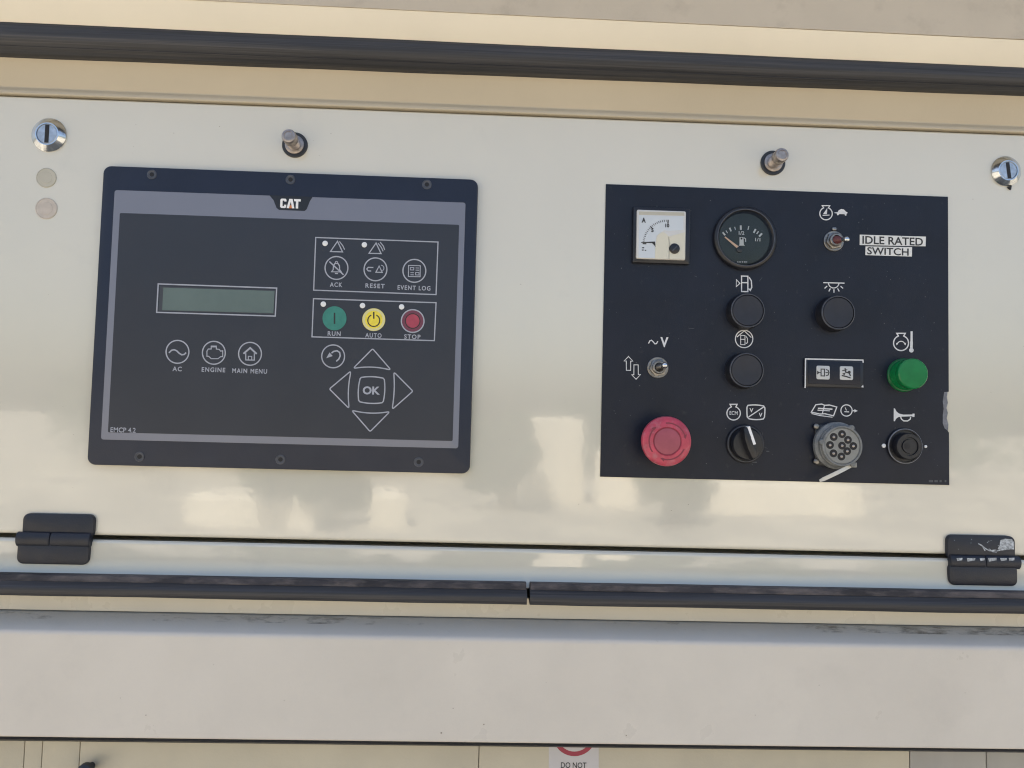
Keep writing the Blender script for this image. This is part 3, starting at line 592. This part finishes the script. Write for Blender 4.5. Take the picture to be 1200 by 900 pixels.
# fuel pump with arrow
def pump(m, x0_, y0_, x1_, y1_, wd):
    w_ = x1_-x0_; mid = y0_+(y1_-y0_)*0.42
    m.line([(x0_, y0_), (x1_, y0_+0.2), (x1_, y1_), (x0_, y1_-0.2)], wd, PH, True); m.line([(x0_, mid), (x1_, mid+0.1)], wd, PH)
    m.line([(x1_+w_*0.2, y0_+(y1_-y0_)*0.08), (x1_+w_*0.55, y0_+(y1_-y0_)*0.3), (x1_+w_*0.62, y0_+(y1_-y0_)*0.72), (x1_+w_*0.38, y1_-1.5), (x1_+w_*0.12, y1_-(y1_-y0_)*0.2)], wd, PH)
m = M(); pump(m, 869, 323.5, 876.4, 341.8, 1.4); m.line([(862.9, 327.5), (867, 332), (862.8, 336)], 1.2, PH, True); psym(m, 'fuel pump with arrow')
m = M(); m.ring(872, 397.2, 10.2, 1.2, PH); pump(m, 868, 393, 873, 404, 0.9); m.line([(863.5, 395), (872.2, 387.8), (880.5, 395.5)], 1.1, PH); psym(m, 'fuel pump in a circle')
m = M(); m.line([(964.7, 331.2), (989.6, 331.8)], 1.3, PH); m.ring(977, 331.3, 6.2, 1.2, PH, 185, 355)
for a, b_, c_, d_ in ((969.3, 335.2, 966.3, 338.0), (973, 338, 971.3, 341.5), (977.3, 339, 977.3, 343), (981.5, 338, 983.5, 341.5), (985, 335.3, 988, 338)): m.line([(a, b_), (c_, d_)], 1.3, PH)
psym(m, 'lamp with rays')
m = M(); m.line([(760, 402.5), (761.5, 399.5), (763.5, 398.7), (765.5, 400.6), (767.5, 403), (769.4, 402.6), (770.8, 399.8)], 1.2, PH); m.text('V', 778.5, 401, 9.6, 12, PH, 0.03); psym(m, 'wave and letter V')
for s_, cx, y0, y1, lab in ((1, 736.5, 417.8, 434, 'hollow up arrow'), (-1, 745.4, 444.4, 427.6, 'hollow down arrow')):
    m = M(); d = s_; m.line([(cx, y0), (cx+5.2, y0+d*5.4), (cx+2.6, y0+d*5.4), (cx+2.5, y1), (cx-2.5, y1-0.1), (cx-2.6, y0+d*5.2), (cx-5.2, y0+d*5.2)], 0.9, PH, True); psym(m, lab)
m = M(); engine(m, 1055.9, 402, 8.8, 5.0, 390.6, 1.5); m.ring(1055.9, 404.5, 4.6, 1.1, PH, 10, 170); m.poly([(1059, 401.5), (1061.8, 402), (1061.3, 404.8)], PH); m.poly([(1052.6, 401.7), (1050.2, 402), (1050.5, 404.8)], PH); psym(m, 'engine outline with turning arrow')
m = M(); m.line([(1068.3, 388.2), (1068.2, 401)], 2.6, PH); m.line([(1068.2, 400), (1068, 409)], 3.2, PH); m.disc(1068, 410.4, 2.7, PH, 16); psym(m, 'thermometer')
m = M(); engine(m, 859.7, 484.3, 7.9, 4.2, 473.8, 1.3); m.text('ECM', 859.7, 484, 9.6, 4.6, PH, 0.01); psym(m, 'engine outline with ECM')
m = M(); bx = bez((876.5, 475), (886, 473.6), (895, 475.8), 4)+bez((896.3, 478), (896.6, 483), (895.8, 488.8), 4)+bez((894.5, 491), (886, 492.6), (877.8, 490.8), 4)+bez((875.7, 488.6), (875, 482), (875.4, 477), 4)
m.line(bx, 1.4, PH, True); m.line([(877.3, 488.6), (894.8, 477)], 1.3, PH); m.text('V', 880.6, 480.8, 4.6, 4.9, PH, 0.03); m.text('V', 891.3, 486.2, 4.4, 4.9, PH, 0.03); psym(m, 'volt box with a diagonal')
m = M(); m.line([(950.8, 483), (956, 474.3), (963, 473.5), (966.5, 475), (972, 474.6), (980.6, 477), (976.8, 487.3), (966.5, 484.8), (961, 485.2)], 1.3, PH, True); m.line([(958.5, 478.5), (975.5, 479.5)], 1.5, PH); m.line([(958, 480.6), (972.5, 481.5)], 1.0, PH); m.line([(966.2, 475.2), (963.7, 484.4)], 1.2, PH); m.line([(951, 484.6), (961, 487), (975.5, 488.9)], 1.0, PH); psym(m, 'open book')
m = M(); m.ring(992, 481, 6.6, 1.2, PH); m.line([(992, 481), (990.4, 477.6)], 0.9, PH); m.line([(989.5, 482.4), (995, 482.7)], 1.1, PH); m.line([(999.6, 481.3), (1004.5, 481.5)], 1.3, PH); m.poly([(1001.3, 479.5), (1005, 481.5), (1001.2, 483.4)], PH); psym(m, 'clock with arrow')
m = M(); m.poly([(1047.4, 478.4), (1048.8, 478.7), (1050.4, 482), (1053.5, 484.6), (1058.5, 485.9), (1069.3, 485.7), (1069.5, 484.6), (1071.8, 484.8), (1071.6, 488.7), (1069.3, 488.5), (1069, 487.8), (1058, 488.2), (1052.6, 488.8), (1050, 490.8), (1048.6, 493.6), (1047.3, 493.6)], PH)
m.line([(1055.5, 488.5), (1056.3, 491), (1059, 493.2), (1063.5, 493.3), (1066.6, 491.3), (1067.2, 488.6)], 1.4, PH); psym(m, 'bugle horn')
m = M()
for a, w_ in ((1088.5, 5), (1095, 4), (1101, 2.5), (1107, 2)): m.line([(a, 563.8), (a+w_, 563.9)], 2.6, PH)
psym(m, 'faint part marking', 'part_marking', 'faint_print')

m = M(); rr = random.Random(5)
for q in range(150):
    a, b_ = 714+rr.random()*390, 234+rr.random()*318; m.disc(a, b_, rr.choice((0.22, 0.28, 0.35, 0.5)), DH+0.00002, 6)
for q in range(12):
    a, b_, t_ = 720+rr.random()*370, 240+rr.random()*300, rr.random()*3; l = 2+rr.random()*5; m.line([(a, b_), (a+l*cos(t_), b_+l*sin(t_))], 0.25, DH+0.00002)
part('dust_specks', m, 'dust_grey', ins, kind='stuff', smooth=0)
m = M()
for q in range(46):
    a, b_ = rr.random()*1200, 140+rr.random()*480
    if 95 < a < 570 and 185 < b_ < 560 or 698 < a < 1118 and 212 < b_ < 575: continue
    m.disc(a, b_, rr.choice((0.25, 0.3, 0.45)), 0.00015, 6)
part('paint_specks', m, 'chip_brown', door, kind='stuff', smooth=0)
# ================================================================== ammeter
t = thing('ammeter', 'small square white ammeter with its needle at zero, top left on the black plate', 'meter', (xz(775, 276)[0], -DH, xz(775, 276)[1]))
AH = 0.007
m = M(); m.plate(quad([(742, 243), (808.8, 244.5), (808, 309.5), (741, 308)], 0.004, 0.001), DH, 0.0050, 0.0010); part('housing', m, 'black_plastic', t)
m = M(); m.plate(quad([(746.6, 245.6), (804, 247), (803.6, 304.5), (745.6, 303.2)], AH, 0.0015, 4), 0.0049, AH, 0.0012); fr = part('front_cover', m, 'meter_white', t)
q = AH+0.0001
m = M(); m.poly([(749, 252), (801, 253.3), (800.7, 269.5), (786, 270.5), (778, 270), (769.5, 276), (767.8, 286), (767.5, 302.4), (748.2, 302)], q); part('dial', m, 'dial_blue_white', t)
q += 0.0001
m = M(); m.poly(bez((767.8, 303), (767.4, 285), (770, 277), 5)+bez((770.3, 276.3), (777, 267.5), (783.6, 277.2), 6)+[(803, 272), (802.7, 303.8)], q); cv = part('pointer_cover', m, 'meter_cream', t)
m = M(); m.line([(784, 303.6), (784.2, 284), (783.6, 277.6)], 0.6, q); part('cover_edge', m, 'dial_blue_white', cv)
m = M(); m.poly([(748.8, 247.8), (802, 249), (802, 252.8), (748.8, 251.6)], AH+0.0001); part('top_band', m, 'plug_plastic', fr)
m = M(); c0 = (781.5, 286)
for i in range(21):
    a = radians(180-4.6*i-1); L0, L1 = (28.5, 24.0) if i % 10 == 0 else (28.5, 26.2)
    m.line([(c0[0]+L0*cos(a), c0[1]-L0*sin(a)), (c0[0]+L1*cos(a), c0[1]-L1*sin(a))], 1.4 if i % 10 == 0 else 0.7, AH+0.0002)
m.text('A', 754.4, 258.0, 5.0, 6.2, AH+0.0002, 0.04); m.text('5', 764.6, 269.8, 3.0, 4.6, AH+0.0002, 0.04); m.text('10', 782, 264.3, 4.8, 4.6, AH+0.0002, 0.04)
for a, b_, l in ((752.5, 290.3, 2.4), (752.3, 293, 2), (755.6, 293.3, 1.6)): m.line([(a, b_), (a+l, b_)], 1.2, AH+0.0002)
part('scale', m, 'print_dark', t)
m = M(); m.poly([(751.3, 283.7), (767.5, 283), (768.3, 289.5), (765.8, 286.5), (764, 284.8), (751.3, 284.5)], AH+0.0004); part('needle', m, 'print_dark', t)
c = xz(790.6, 291.2, AH+0.001); m = M(); r = sz(6.2); m.lathe(c, [(r, AH), (r, AH+0.0008), (r*0.85, AH+0.0013)], 28); s_ = part('zero_screw', m, 'black_plastic', t)
m = M(); m.line([(788, 294), (793.4, 288.4)], 1.4, AH+0.0014); part('slot', m, 'rim_dark', s_)

# ================================================================== fuel gauge
c = xz(873.3, 279, 0.004); R = sz(38.3, 0.004)
t = thing('fuel_gauge', 'round black fuel gauge with white scale and needle near empty, top centre of the plate', 'gauge', (c[0], -DH, c[1]))
m = M(); m.lathe(c, [(R*0.97, DH), (R, DH+0.001), (R, 0.0042), (R*0.97, 0.0056), (R*0.93, 0.0064), (R*0.88, 0.0064), (R*0.845, 0.0050), (R*0.80, 0.0016)], 64); part('bezel', m, 'black_plastic', t)
m = M()
m.lathe(c, [(R*0.985, 0.0050), (R*0.975, 0.0057)], 64); 
m = M(); m.lathe(c, [(R*0.905, 0.00645), (R*0.895, 0.0066), (R*0.88, 0.0065)], 64); part('rim_highlight', M().add(m.v, m.f[:-1]), 'rim_dark', t)
GH = 0.0018
m = M(); m.lathe(c, [(R*0.83, DH), (R*0.83, GH)], 56); part('dial', m, 'dial_dark', t)
m = M(); q = GH+0.0002; gc = (869.3, 291)
tk = [(848.3, 273.9, 2.0, 4.6), (851.7, 271.7, 1.0, 3.6), (855.9, 269, 1.9, 4.6), (861.4, 267.6, 0.9, 3.6), (868.1, 266.7, 2.2, 5.2), (877, 267.2, 1.1, 4.6), (884.4, 270.6, 2.1, 5.0), (887.8, 272.6, 1.4, 3.8), (891.3, 275.3, 2.2, 5.0)]
for a, b_, w_, l in tk:
    dx, dy = a-gc[0], b_-gc[1]-8; d = math.hypot(dx, dy); dx /= d; dy /= d; m.line([(a-dx*l/2, b_-dy*l/2), (a+dx*l/2, b_+dy*l/2)], w_, q)
m.text('1/2', 869, 273, 6.8, 4.4, q, 0.02); m.text('1/1', 888, 280.8, 6.2, 4.2, q, 0.02)
m.poly([(866.6, 278), (871.3, 278), (871.6, 286.5), (873, 287.8), (865.5, 287.8), (866.6, 286.5)], q); m.line([(872, 278.5), (873.8, 280), (873.8, 283.5)], 1.1, q)
part('scale', m, 'print_white', t)
m = M(); m.disc(869, 279.6, 1.2, q+0.0001, 10); part('pump_window', m, 'dial_dark', t)
m = M()
for a, w_ in ((864, 1.4), (866.4, 1.8), (869.2, 1.8), (872, 1.8), (874.4, 1.2)): m.line([(a, 307), (a+w_, 307)], 1.6, q)
part('maker_mark', m, 'print_grey', t)
hn = GH+0.0012; m = M(); m.poly([(849, 278.2), (849.8, 277), (866.8, 289.6), (865.8, 292.3), (864, 291.4)], hn); part('needle', m, 'needle_orange', t)
cc = xz(866.5, 292.5, 0.003); m = M(); m.lathe(cc, [(0.0030, GH), (0.0028, 0.0036), (0.0018, 0.0040)], 24); part('hub', m, 'black_plastic', t)
m = M(); m.lathe(c, [(R*0.86, 0.0048), (R*0.70, 0.0052), (R*0.4, 0.0056), (R*0.1, 0.0058)], 48); part('glass', m, 'clear_window', t)

# ================================================================== toggle switches
def toggle(label, cx, cy, r, boot, tip, tip_h, mt_boot):
    c = xz(cx, cy, 0.003); R = sz(r, 0.003)
    t = thing('toggle_switch', label, 'toggle switch', (c[0], -DH, c[1]), 'toggle switches on the black plate')
    m = M(); m.lathe(c, [(R, DH), (R, 0.0018), (R*0.95, 0.0022), (R*0.8, 0.0022)], 36); part('washer', m, 'dull_nickel', t)
    m = M(); hexr = R*0.86; o2 = [(c[0]+hexr*cos(radians(60*i+12)), c[1]+hexr*sin(radians(60*i+12))) for i in range(6)]; m.plate(o2, 0.0021, 0.0042, 0.0006); part('nut', m, 'dull_nickel', t)
    m = M(); m.lathe(c, [(R*0.62, 0.0042), (R*0.62, 0.0072), (R*0.56, 0.0078), (R*0.44, 0.0078), (R*0.42, 0.0060)], 30); part('collar', m, 'dull_nickel', t)
    m = M(); base = Vector((c[0], -0.0058, c[1])); tp = Vector(pt(*tip, tip_h)); md = base.lerp(tp, 0.45)
    m.limb([base, base.lerp(tp, 0.3), md], [R*0.42, R*0.36, R*0.26], 20); part('boot', m, mt_boot, t)
    m = M(); m.limb([base.lerp(tp, 0.3), base.lerp(tp, 0.7), tp], [R*0.16, R*0.20, R*0.29], 20); part('lever', m, 'chrome', t)
    return t, c, R
t, c, R = toggle('toggle switch with dark red collar and lever pushed right, beside the white labels', 978, 282, 12.4, None, (992, 280.6), 0.016, 'boot_red')
k_ = xz(977.6, 268.2, 0.002); m = M(); m.plate(rrect(k_[0], k_[1], 0.0042, 0.003, 0.001, 3), DH, 0.0026, 0.0004); part('locating_tab', m, 'dull_nickel', t)
toggle('toggle switch between the hollow arrows and the emergency stop, lever near upright', 771.4, 430.7, 12.6, None, (779, 428.2), 0.018, 'dull_nickel')

# ================================================================== label strips
def strip_label(body, q4, cx, cy, w_, hh, lab):
    P = [pt(*p, DH) for p in q4]; cen = (sum(p[0] for p in P)/4, -DH, sum(p[2] for p in P)/4)
    t = thing('label_strip', lab, 'label', cen, 'white label strips by the toggle switch')
    m = M(); m.plate([(p[0], p[2]) for p in P], DH, DH+0.0003, 0); part('tape', m, 'label_tape', t, smooth=0)
    m = M(); m.text(body, cx, cy, w_, hh, DH+0.0004, 0.018, 0.0); part('lettering', m, 'print_dark', t)
strip_label('IDLE RATED', [(1007.4, 275), (1084.9, 277.4), (1084.5, 288.7), (1007.4, 287.2)], 1046.2, 282.2, 74.5, 9.6, 'white label strip reading IDLE RATED')
strip_label('SWITCH', [(1014.2, 288.8), (1068.7, 289.7), (1068.4, 300.7), (1013.9, 299)], 1040.6, 294.6, 51, 9.0, 'white label strip reading SWITCH')

# ================================================================== round black push buttons
def push(label, px, py):
    hb = 0.0125; f = xz(px, py, hb); c = f; R = sz(20.6, hb)
    t = thing('push_button', label, 'push button', (c[0], -DH, c[1]), 'round black push buttons')
    m = M(); m.lathe(c, [(R*1.06, DH), (R*1.06, 0.003), (R*1.0, 0.0045), (R*0.99, hb-0.0012), (R*0.97, hb-0.0002), (R*0.93, hb), (R*0.91, hb-0.001)], 48); part('collar', m, 'black_plastic', t)
    m = M(); m.lathe(c, [(R*1.0, hb-0.0010), (R*0.985, hb-0.0002), (R*0.955, hb+0.0001), (R*0.93, hb+0.00005)], 48); part('rim', M().add(m.v, m.f[:-1]), 'rim_dark', t)
    m = M(); m.lathe(c, [(R*0.90, hb-0.002), (R*0.90, hb-0.0005), (R*0.86, hb+0.0001), (R*0.5, hb-0.0002), (R*0.1, hb-0.0004)], 40); part('cap', m, 'button_black', t)
push('round black push button under the fuel pump and arrow symbol', 876.6, 363.8)
push('round black push button under the circled fuel pump symbol', 875.3, 433.8)
push('round black push button under the lamp symbol', 982.6, 366.3)

# ================================================================== double indicator
c = xz(977.5, 437.2, 0.003)
t = thing('indicator_module', 'black rectangular double indicator with two small white symbol tiles, white-edged', 'indicator', (c[0], -DH, c[1]))
m = M(); m.plate(quad([(943.4, 420), (1012.2, 421.2), (1011.6, 454.5), (942.6, 453.2)], 0.003, 0.0008), DH, 0.0034, 0.0006); part('frame', m, 'black_plastic', t)
m = M(); m.plate(quad([(947, 423.5), (1008.5, 424.5), (1008, 451), (946.5, 450)], 0.0035), 0.003, 0.0040, 0.0005); part('face', m, 'decal_black', t)
m = M(); q = 0.0035; m.line([(943.6, 453.2), (944.0, 420.6), (1011.2, 422.0), (1011.6, 425)], 1.5, q); m.line([(942.8, 453.6), (944.2, 454.2)], 1.3, q); m.poly([(1011.5, 451), (1012, 454.2), (1009, 453.6)], q); part('edge_line', m, 'print_white', t)
for (px, py, kind_) in ((964.6, 436.6, 0), (992, 437.2, 1)):
    m = M(); c = xz(px, py, 0.0042); m.plate(rrect(c[0], c[1], sz(16), sz(16.2), 0.0014, 3), 0.0038, 0.0043, 0.0002); tt = part('symbol_tile', m, 'icon_tile', t)
    m = M(); h = 0.0044
    if kind_ == 0:
        m.line([(962.2, 432.5), (966.2, 432.6), (966.2, 440.6), (962.2, 440.5)], 1.2, h, True); m.line([(968, 433), (970.6, 434), (971.4, 436.6), (970.6, 439.5), (968, 440.3)], 1.2, h); m.poly([(957.6, 434.2), (960.6, 436.6), (957.6, 439)], h); m.line([(967.5, 436.6), (970.5, 436.7)], 1.1, h); m.line([(958, 436.6), (962, 436.6)], 0.9, h)
    else:
        m.line([(990.3, 431.5), (991, 436), (995, 437), (996.8, 440.5)], 1.6, h); m.line([(987, 434.5), (993, 433.2)], 1.1, h); m.line([(986.5, 440), (992, 441.3), (996.8, 443)], 1.5, h); m.disc(995.2, 436.2, 1.8, h, 12); m.poly([(987, 437.5), (991, 437), (989.4, 440)], h)
    part('symbol', m, 'print_dark', tt)

# ================================================================== green lamp
hb = 0.0035; c = xz(1060.3, 439.4, hb); hf = 0.0175; f = xz(1071, 437.6, hf)
t = thing('indicator_lamp', 'large green indicator lamp under the engine temperature symbol', 'indicator lamp', (c[0], -DH, c[1]))
til = ((f[0]-c[0])/(hf-hb), (f[1]-c[1])/(hf-hb)); R = sz(19.6, hb)
m = M(); m.lathe(c, [(R*1.03, DH), (R*1.03, 0.0025), (R*0.98, 0.0036), (R*0.88, 0.0038)], 48); part('lamp_base', m, 'lamp_green_base', t)
til = (til[0]*0.8, til[1]*0.8); m = M(); pr = [(R*0.92, 0.0035)]; h = 0.0045
while h < 0.0125: pr += [(R*0.93, h), (R*0.905, h+0.0010)]; h += 0.0020
pr += [(R*0.93, h), (R*0.925, 0.0160), (R*0.90, 0.0168), (R*0.85, 0.0173), (R*0.84, 0.0171), (R*0.5, 0.0172), (R*0.1, 0.0172)]
m.lathe(c, pr, 48, til); part('lens', m, 'lamp_green', t)

# ================================================================== emergency stop
he = 0.030; f = xz(782.2, 517.2, he); R = sz(29.6, he)
t = thing('emergency_stop', 'faded red mushroom emergency stop button, lower left on the black plate', 'emergency stop', (f[0], -DH, f[1]))
m = M(); m.lathe(f, [(R*0.72, DH), (R*0.72, 0.006), (R*0.64, 0.007), (R*0.60, 0.019)], 40); part('collar', m, 'black_plastic', t)
m = M(); pr = [(R*0.62, 0.0185), (R*0.97, 0.021), (R*1.0, 0.0235), (R*1.0, 0.0262), (R*0.975, 0.0278), (R*0.90, 0.0290), (R*0.78, 0.0297), (R*0.64, 0.0302), (R*0.58, 0.0303), (R*0.555, 0.0297), (R*0.54, 0.0296)]
pr += [(R*0.50, 0.0300), (R*0.3, 0.0305), (R*0.1, 0.0307)]
m.lathe(f, pr, 64); cap = part('mushroom_cap', m, 'estop_red', t)
m = M(); m.lathe(f, [(R*0.53, 0.0300), (R*0.48, 0.0303), (R*0.3, 0.0308), (R*0.1, 0.0310)], 40); part('centre_disc', m, 'estop_faded', cap)
m = M()
for a0, a1 in ((20, 95), (140, 215), (260, 335)):
    m.ring(782.2, 517.2, 21.5, 1.6, 0.0300, a0, a1); a = radians(a0); 
    p_ = lambda rr, aa: (782.2+rr*cos(aa), 517.2-rr*sin(aa))
    m.poly([p_(24.3, a), p_(18.7, a), p_(21.5, a-0.22)], 0.0300)
m.ring(782.2, 517.2, 15.6, 0.9, 0.0302); part('release_arrow', m, 'estop_mark', cap)

# ================================================================== rotary switch
hk = 0.010; c = xz(874.2, 520.2, 0.004); R = sz(22, 0.004)
t = thing('rotary_switch', 'black rotary selector knob with a white pointer line, under the ECM symbol', 'rotary switch', (c[0], -DH, c[1]))
m = M(); m.lathe(c, [(R*1.04, DH), (R*1.04, 0.0022), (R*1.0, 0.0032), (R*0.92, 0.0034), (R*0.9, 0.0025)], 48); part('base_ring', m, 'black_plastic', t)
m = M(); m.lathe(c, [(R*0.985, 0.00325), (R*0.965, 0.0037), (R*0.935, 0.0037), (R*0.92, 0.0034)], 48); part('rim', M().add(m.v, m.f[:-1]), 'rim_dark', t)
m = M(); m.lathe(c, [(R*0.86, 0.0024), (R*0.83, 0.0090), (R*0.79, 0.0100), (R*0.60, 0.0102)], 48); kn = part('knob', m, 'black_plastic', t)
p0 = Vector(pt(877.3, 499.8, 0.0148)); p1 = Vector(pt(884.4, 520.8, 0.0205))
d = Vector((7.1, 0, -21.2)).normalized(); s_ = Vector((d.z, 0, -d.x)); hc = xz(877.5, 519, 0.014)
ctr = Vector((hc[0], 0, hc[1])); outl = []
for (u_, v_) in ((-0.86, 0.12), (-0.84, -0.12), (-0.3, -0.24), (0.3, -0.24), (0.84, -0.14), (0.86, 0.14), (0.3, 0.24), (-0.3, 0.24)): q_ = ctr+d*(u_*R)+s_*(v_*R); outl.append((q_.x, q_.z))
m = M(); m.plate(outl, 0.009, 0.0190, 0.0022); part('grip', m, 'black_plastic', kn)
a_ = Vector(pt(877.3, 499.8, 0.0184)); b_ = Vector(pt(884.5, 520.9, 0.0194)); w_ = s_*0.00125; e = Vector((0, -0.0003, 0))
m = M(); m.add([a_-w_, a_+w_, b_+w_, b_-w_, a_-w_+Vector((0, 0.007, 0)), a_+w_+Vector((0, 0.007, 0)), b_+w_+Vector((0, 0.007, 0)), b_-w_+Vector((0, 0.007, 0))], [(0, 1, 2, 3), (0, 4, 5, 1), (1, 5, 6, 2), (2, 6, 7, 3), (3, 7, 4, 0)]); part('pointer_line', m, 'logo_white', t, smooth=0)
m = M(); m.line([(898, 528.8), (901.5, 528.9)], 1.1, PH); m.line([(881.5, 541.6), (887, 541.8)], 1.2, PH); part('stop_mark', m, 'rim_dark', t)

# ================================================================== round multi-pin connector
hc_ = 0.0165; f = xz(987.6, 522.6, hc_); R = sz(23.6, hc_)
t = thing('diagnostic_connector', 'round grey multi-pin socket with dusty flange, under the open book symbol', 'socket', (f[0], -DH, f[1]))
fl = xz(980.5, 521, 0.002); 
m = M(); o2 = quad([(955, 497.5), (1003, 498.5), (1002, 546.5), (954, 545.5)], 0.002, 0.004, 4); m.plate(o2, DH, 0.0030, 0.0004); part('flange', m, 'black_plastic', t)
m = M(); til = 0; m.lathe(f, [(R*1.20, 0.0028), (R*1.20, 0.0068), (R*1.10, 0.0078), (R*1.06, 0.0085), (R*1.06, 0.0120), (R*0.99, 0.0126), (R*0.99, 0.0128), (R*1.03, 0.0130), (R*1.03, 0.0158), (R*1.0, 0.0165), (R*0.93, 0.0165), (R*0.91, 0.0150)], 56); part('shell', m, 'connector_grey', t)
m = M(); m.lathe(f, [(R*0.91, 0.010), (R*0.91, 0.0152), (R*0.88, 0.0156)], 48); fc = part('insert_face', m, 'connector_face', t)
hp = 0.0157
for zx, zy in ((312, 415), (247, 347), (312, 325), (358, 370), (400, 418), (352, 458), (307, 500), (245, 475), (218, 410)):
    c_ = xz(940+zx/6.667, 460+zy/6.667, hp); m = M(); r = sz(4.7, hp)
    m.lathe(c_, [(r, hp-0.0001), (r, hp), (r*0.1, hp+0.00002)], 24); ho = part('pin_hole', m, 'hole_black', t)
    m = M(); m.lathe(c_, [(r*0.34, hp), (r*0.34, hp+0.0004), (r*0.2, hp+0.0007)], 14); part('pin', m, 'bolt_steel', ho)
for px, py in ((957, 499.8), (957, 540.8)):
    c_ = xz(px, py, 0.004); m = M(); m.lathe(c_, [(0.0028, 0.003), (0.0028, 0.0042), (0.0020, 0.0052), (0.0006, 0.0054)], 20); part('flange_screw', m, 'dull_nickel', t)
for ang in (62, -58, 170):
    a = radians(ang); q_ = (f[0]+R*1.04*cos(a), f[1]+R*1.04*sin(a)); m = M(); m.lathe(q_, [(0.0027, 0.0128), (0.0027, 0.0155), (0.0020, 0.0160)], 14); part('bayonet_lug', m, 'connector_grey', t)
# cut white cable tie
tie = thing('cable_tie', 'white cable tie tail hanging down left from the grey socket', 'cable tie', pt(995, 547, 0.010))
a_ = Vector(pt(996.5, 545.8, 0.012)); b_ = Vector(pt(960.5, 563.5, 0.013)); d = (b_-a_).normalized(); s_ = d.cross(Vector((0, 1, 0))).normalized()*0.0017
m = M(); L1 = []; n = 10; vs_ = []; fs = []
for i in range(n+1):
    p = a_.lerp(b_, i/n)+Vector((0, -0.004*sin(pi*i/n), 0.0008*sin(pi*i/n))); th = Vector((0, 0.0006, 0))
    wv = s_*(1.0 if i < n else 0.6); vs_ += [p-wv-th, p+wv-th, p+wv+th, p-wv+th]
for i in range(n):
    for k in range(4): fs.append((i*4+k, i*4+(k+1) % 4, i*4+4+(k+1) % 4, i*4+4+k))
fs += [(3, 2, 1, 0), (n*4, n*4+1, n*4+2, n*4+3)]; m.add(vs_, fs); part('strap', m, 'tie_white', tie)
c_ = xz(1000.5, 544.8, 0.011); m = M(); m.plate(rrect(c_[0], c_[1], 0.0055, 0.0048, 0.0008, 3), 0.0075, 0.0120, 0.0006); part('tie_head', m, 'connector_face', tie)

# ================================================================== buzzer
c = xz(1060.5, 522.8, 0.003); R = sz(21, 0.003)
t = thing('warning_buzzer', 'round black buzzer with central hole under the horn symbol', 'buzzer', (c[0], -DH, c[1]))
m = M(); m.lathe(c, [(R*1.0, DH), (R*1.0, 0.0032), (R*0.97, 0.0038), (R*0.90, 0.0038), (R*0.88, 0.0026)], 56); part('ring_nut', m, 'black_plastic', t)
m = M(); m.lathe(c, [(R*1.0, 0.0034), (R*0.985, 0.0040), (R*0.955, 0.0041)], 56); part('rim', M().add(m.v, m.f[:-1]), 'torn_residue', t)  # pale ring paints in the highlight along the nut's edge
m = M(); m.lathe(c, [(R*0.76, 0.0024), (R*0.74, 0.0095), (R*0.70, 0.0105), (R*0.52, 0.0105), (R*0.50, 0.0092), (R*0.40, 0.0092), (R*0.38, 0.0104), (R*0.20, 0.0104)], 48); part('sounder', m, 'black_plastic', t)
m = M(); m.lathe(xz(1063, 523, 0.0105), [(R*0.18, 0.0104), (R*0.18, 0.01055)], 24); part('sound_hole', m, 'hole_black', t)
for px, py, rr in ((1035.4, 522.3, 2.4), (1084.4, 523.2, 1.7)):
    c_ = xz(px, py, DH); m = M(); m.lathe(c_, [(sz(rr), DH), (sz(rr), DH+0.0008), (sz(rr)*0.5, DH+0.0012)], 16); part('mounting_rivet', m, 'lens_white', t)

# ================================================================== warning sticker and knob on the inner panel
SH = IH+0.0002
t = thing('warning_sticker', 'white sticker with red prohibition ring and the words DO NOT, below the beam', 'sticker', pt(673, 900, IH))
m = M(); m.plate([xz(643, 975, SH), xz(701.5, 975, SH), xz(701.8, 828, SH), xz(643.2, 828, SH)], IH, SH, 0); part('sticker_sheet', m, 'sticker_white', t, smooth=0)
m = M(); m.ring(673.2, 860.5, 23, 5.2, SH+0.0001); part('prohibition_ring', m, 'sticker_red', t)
m = M(); m.text('DO NOT', 672.3, 896.8, 29.5, 6.6, SH+0.0001, 0.015); part('lettering', m, 'print_dark', t)
c = xz(99, 904.5, IH+0.012); t = thing('small_knob', 'dark round knob at the bottom left corner on the inner panel', 'knob', (c[0], -IH, c[1]))
m = M(); m.lathe(c, [(0.003, IH), (0.003, IH+0.006), (0.0065, IH+0.008), (0.0065, IH+0.013), (0.004, IH+0.015)], 24); part('knob_head', m, 'rubber_washer', t)
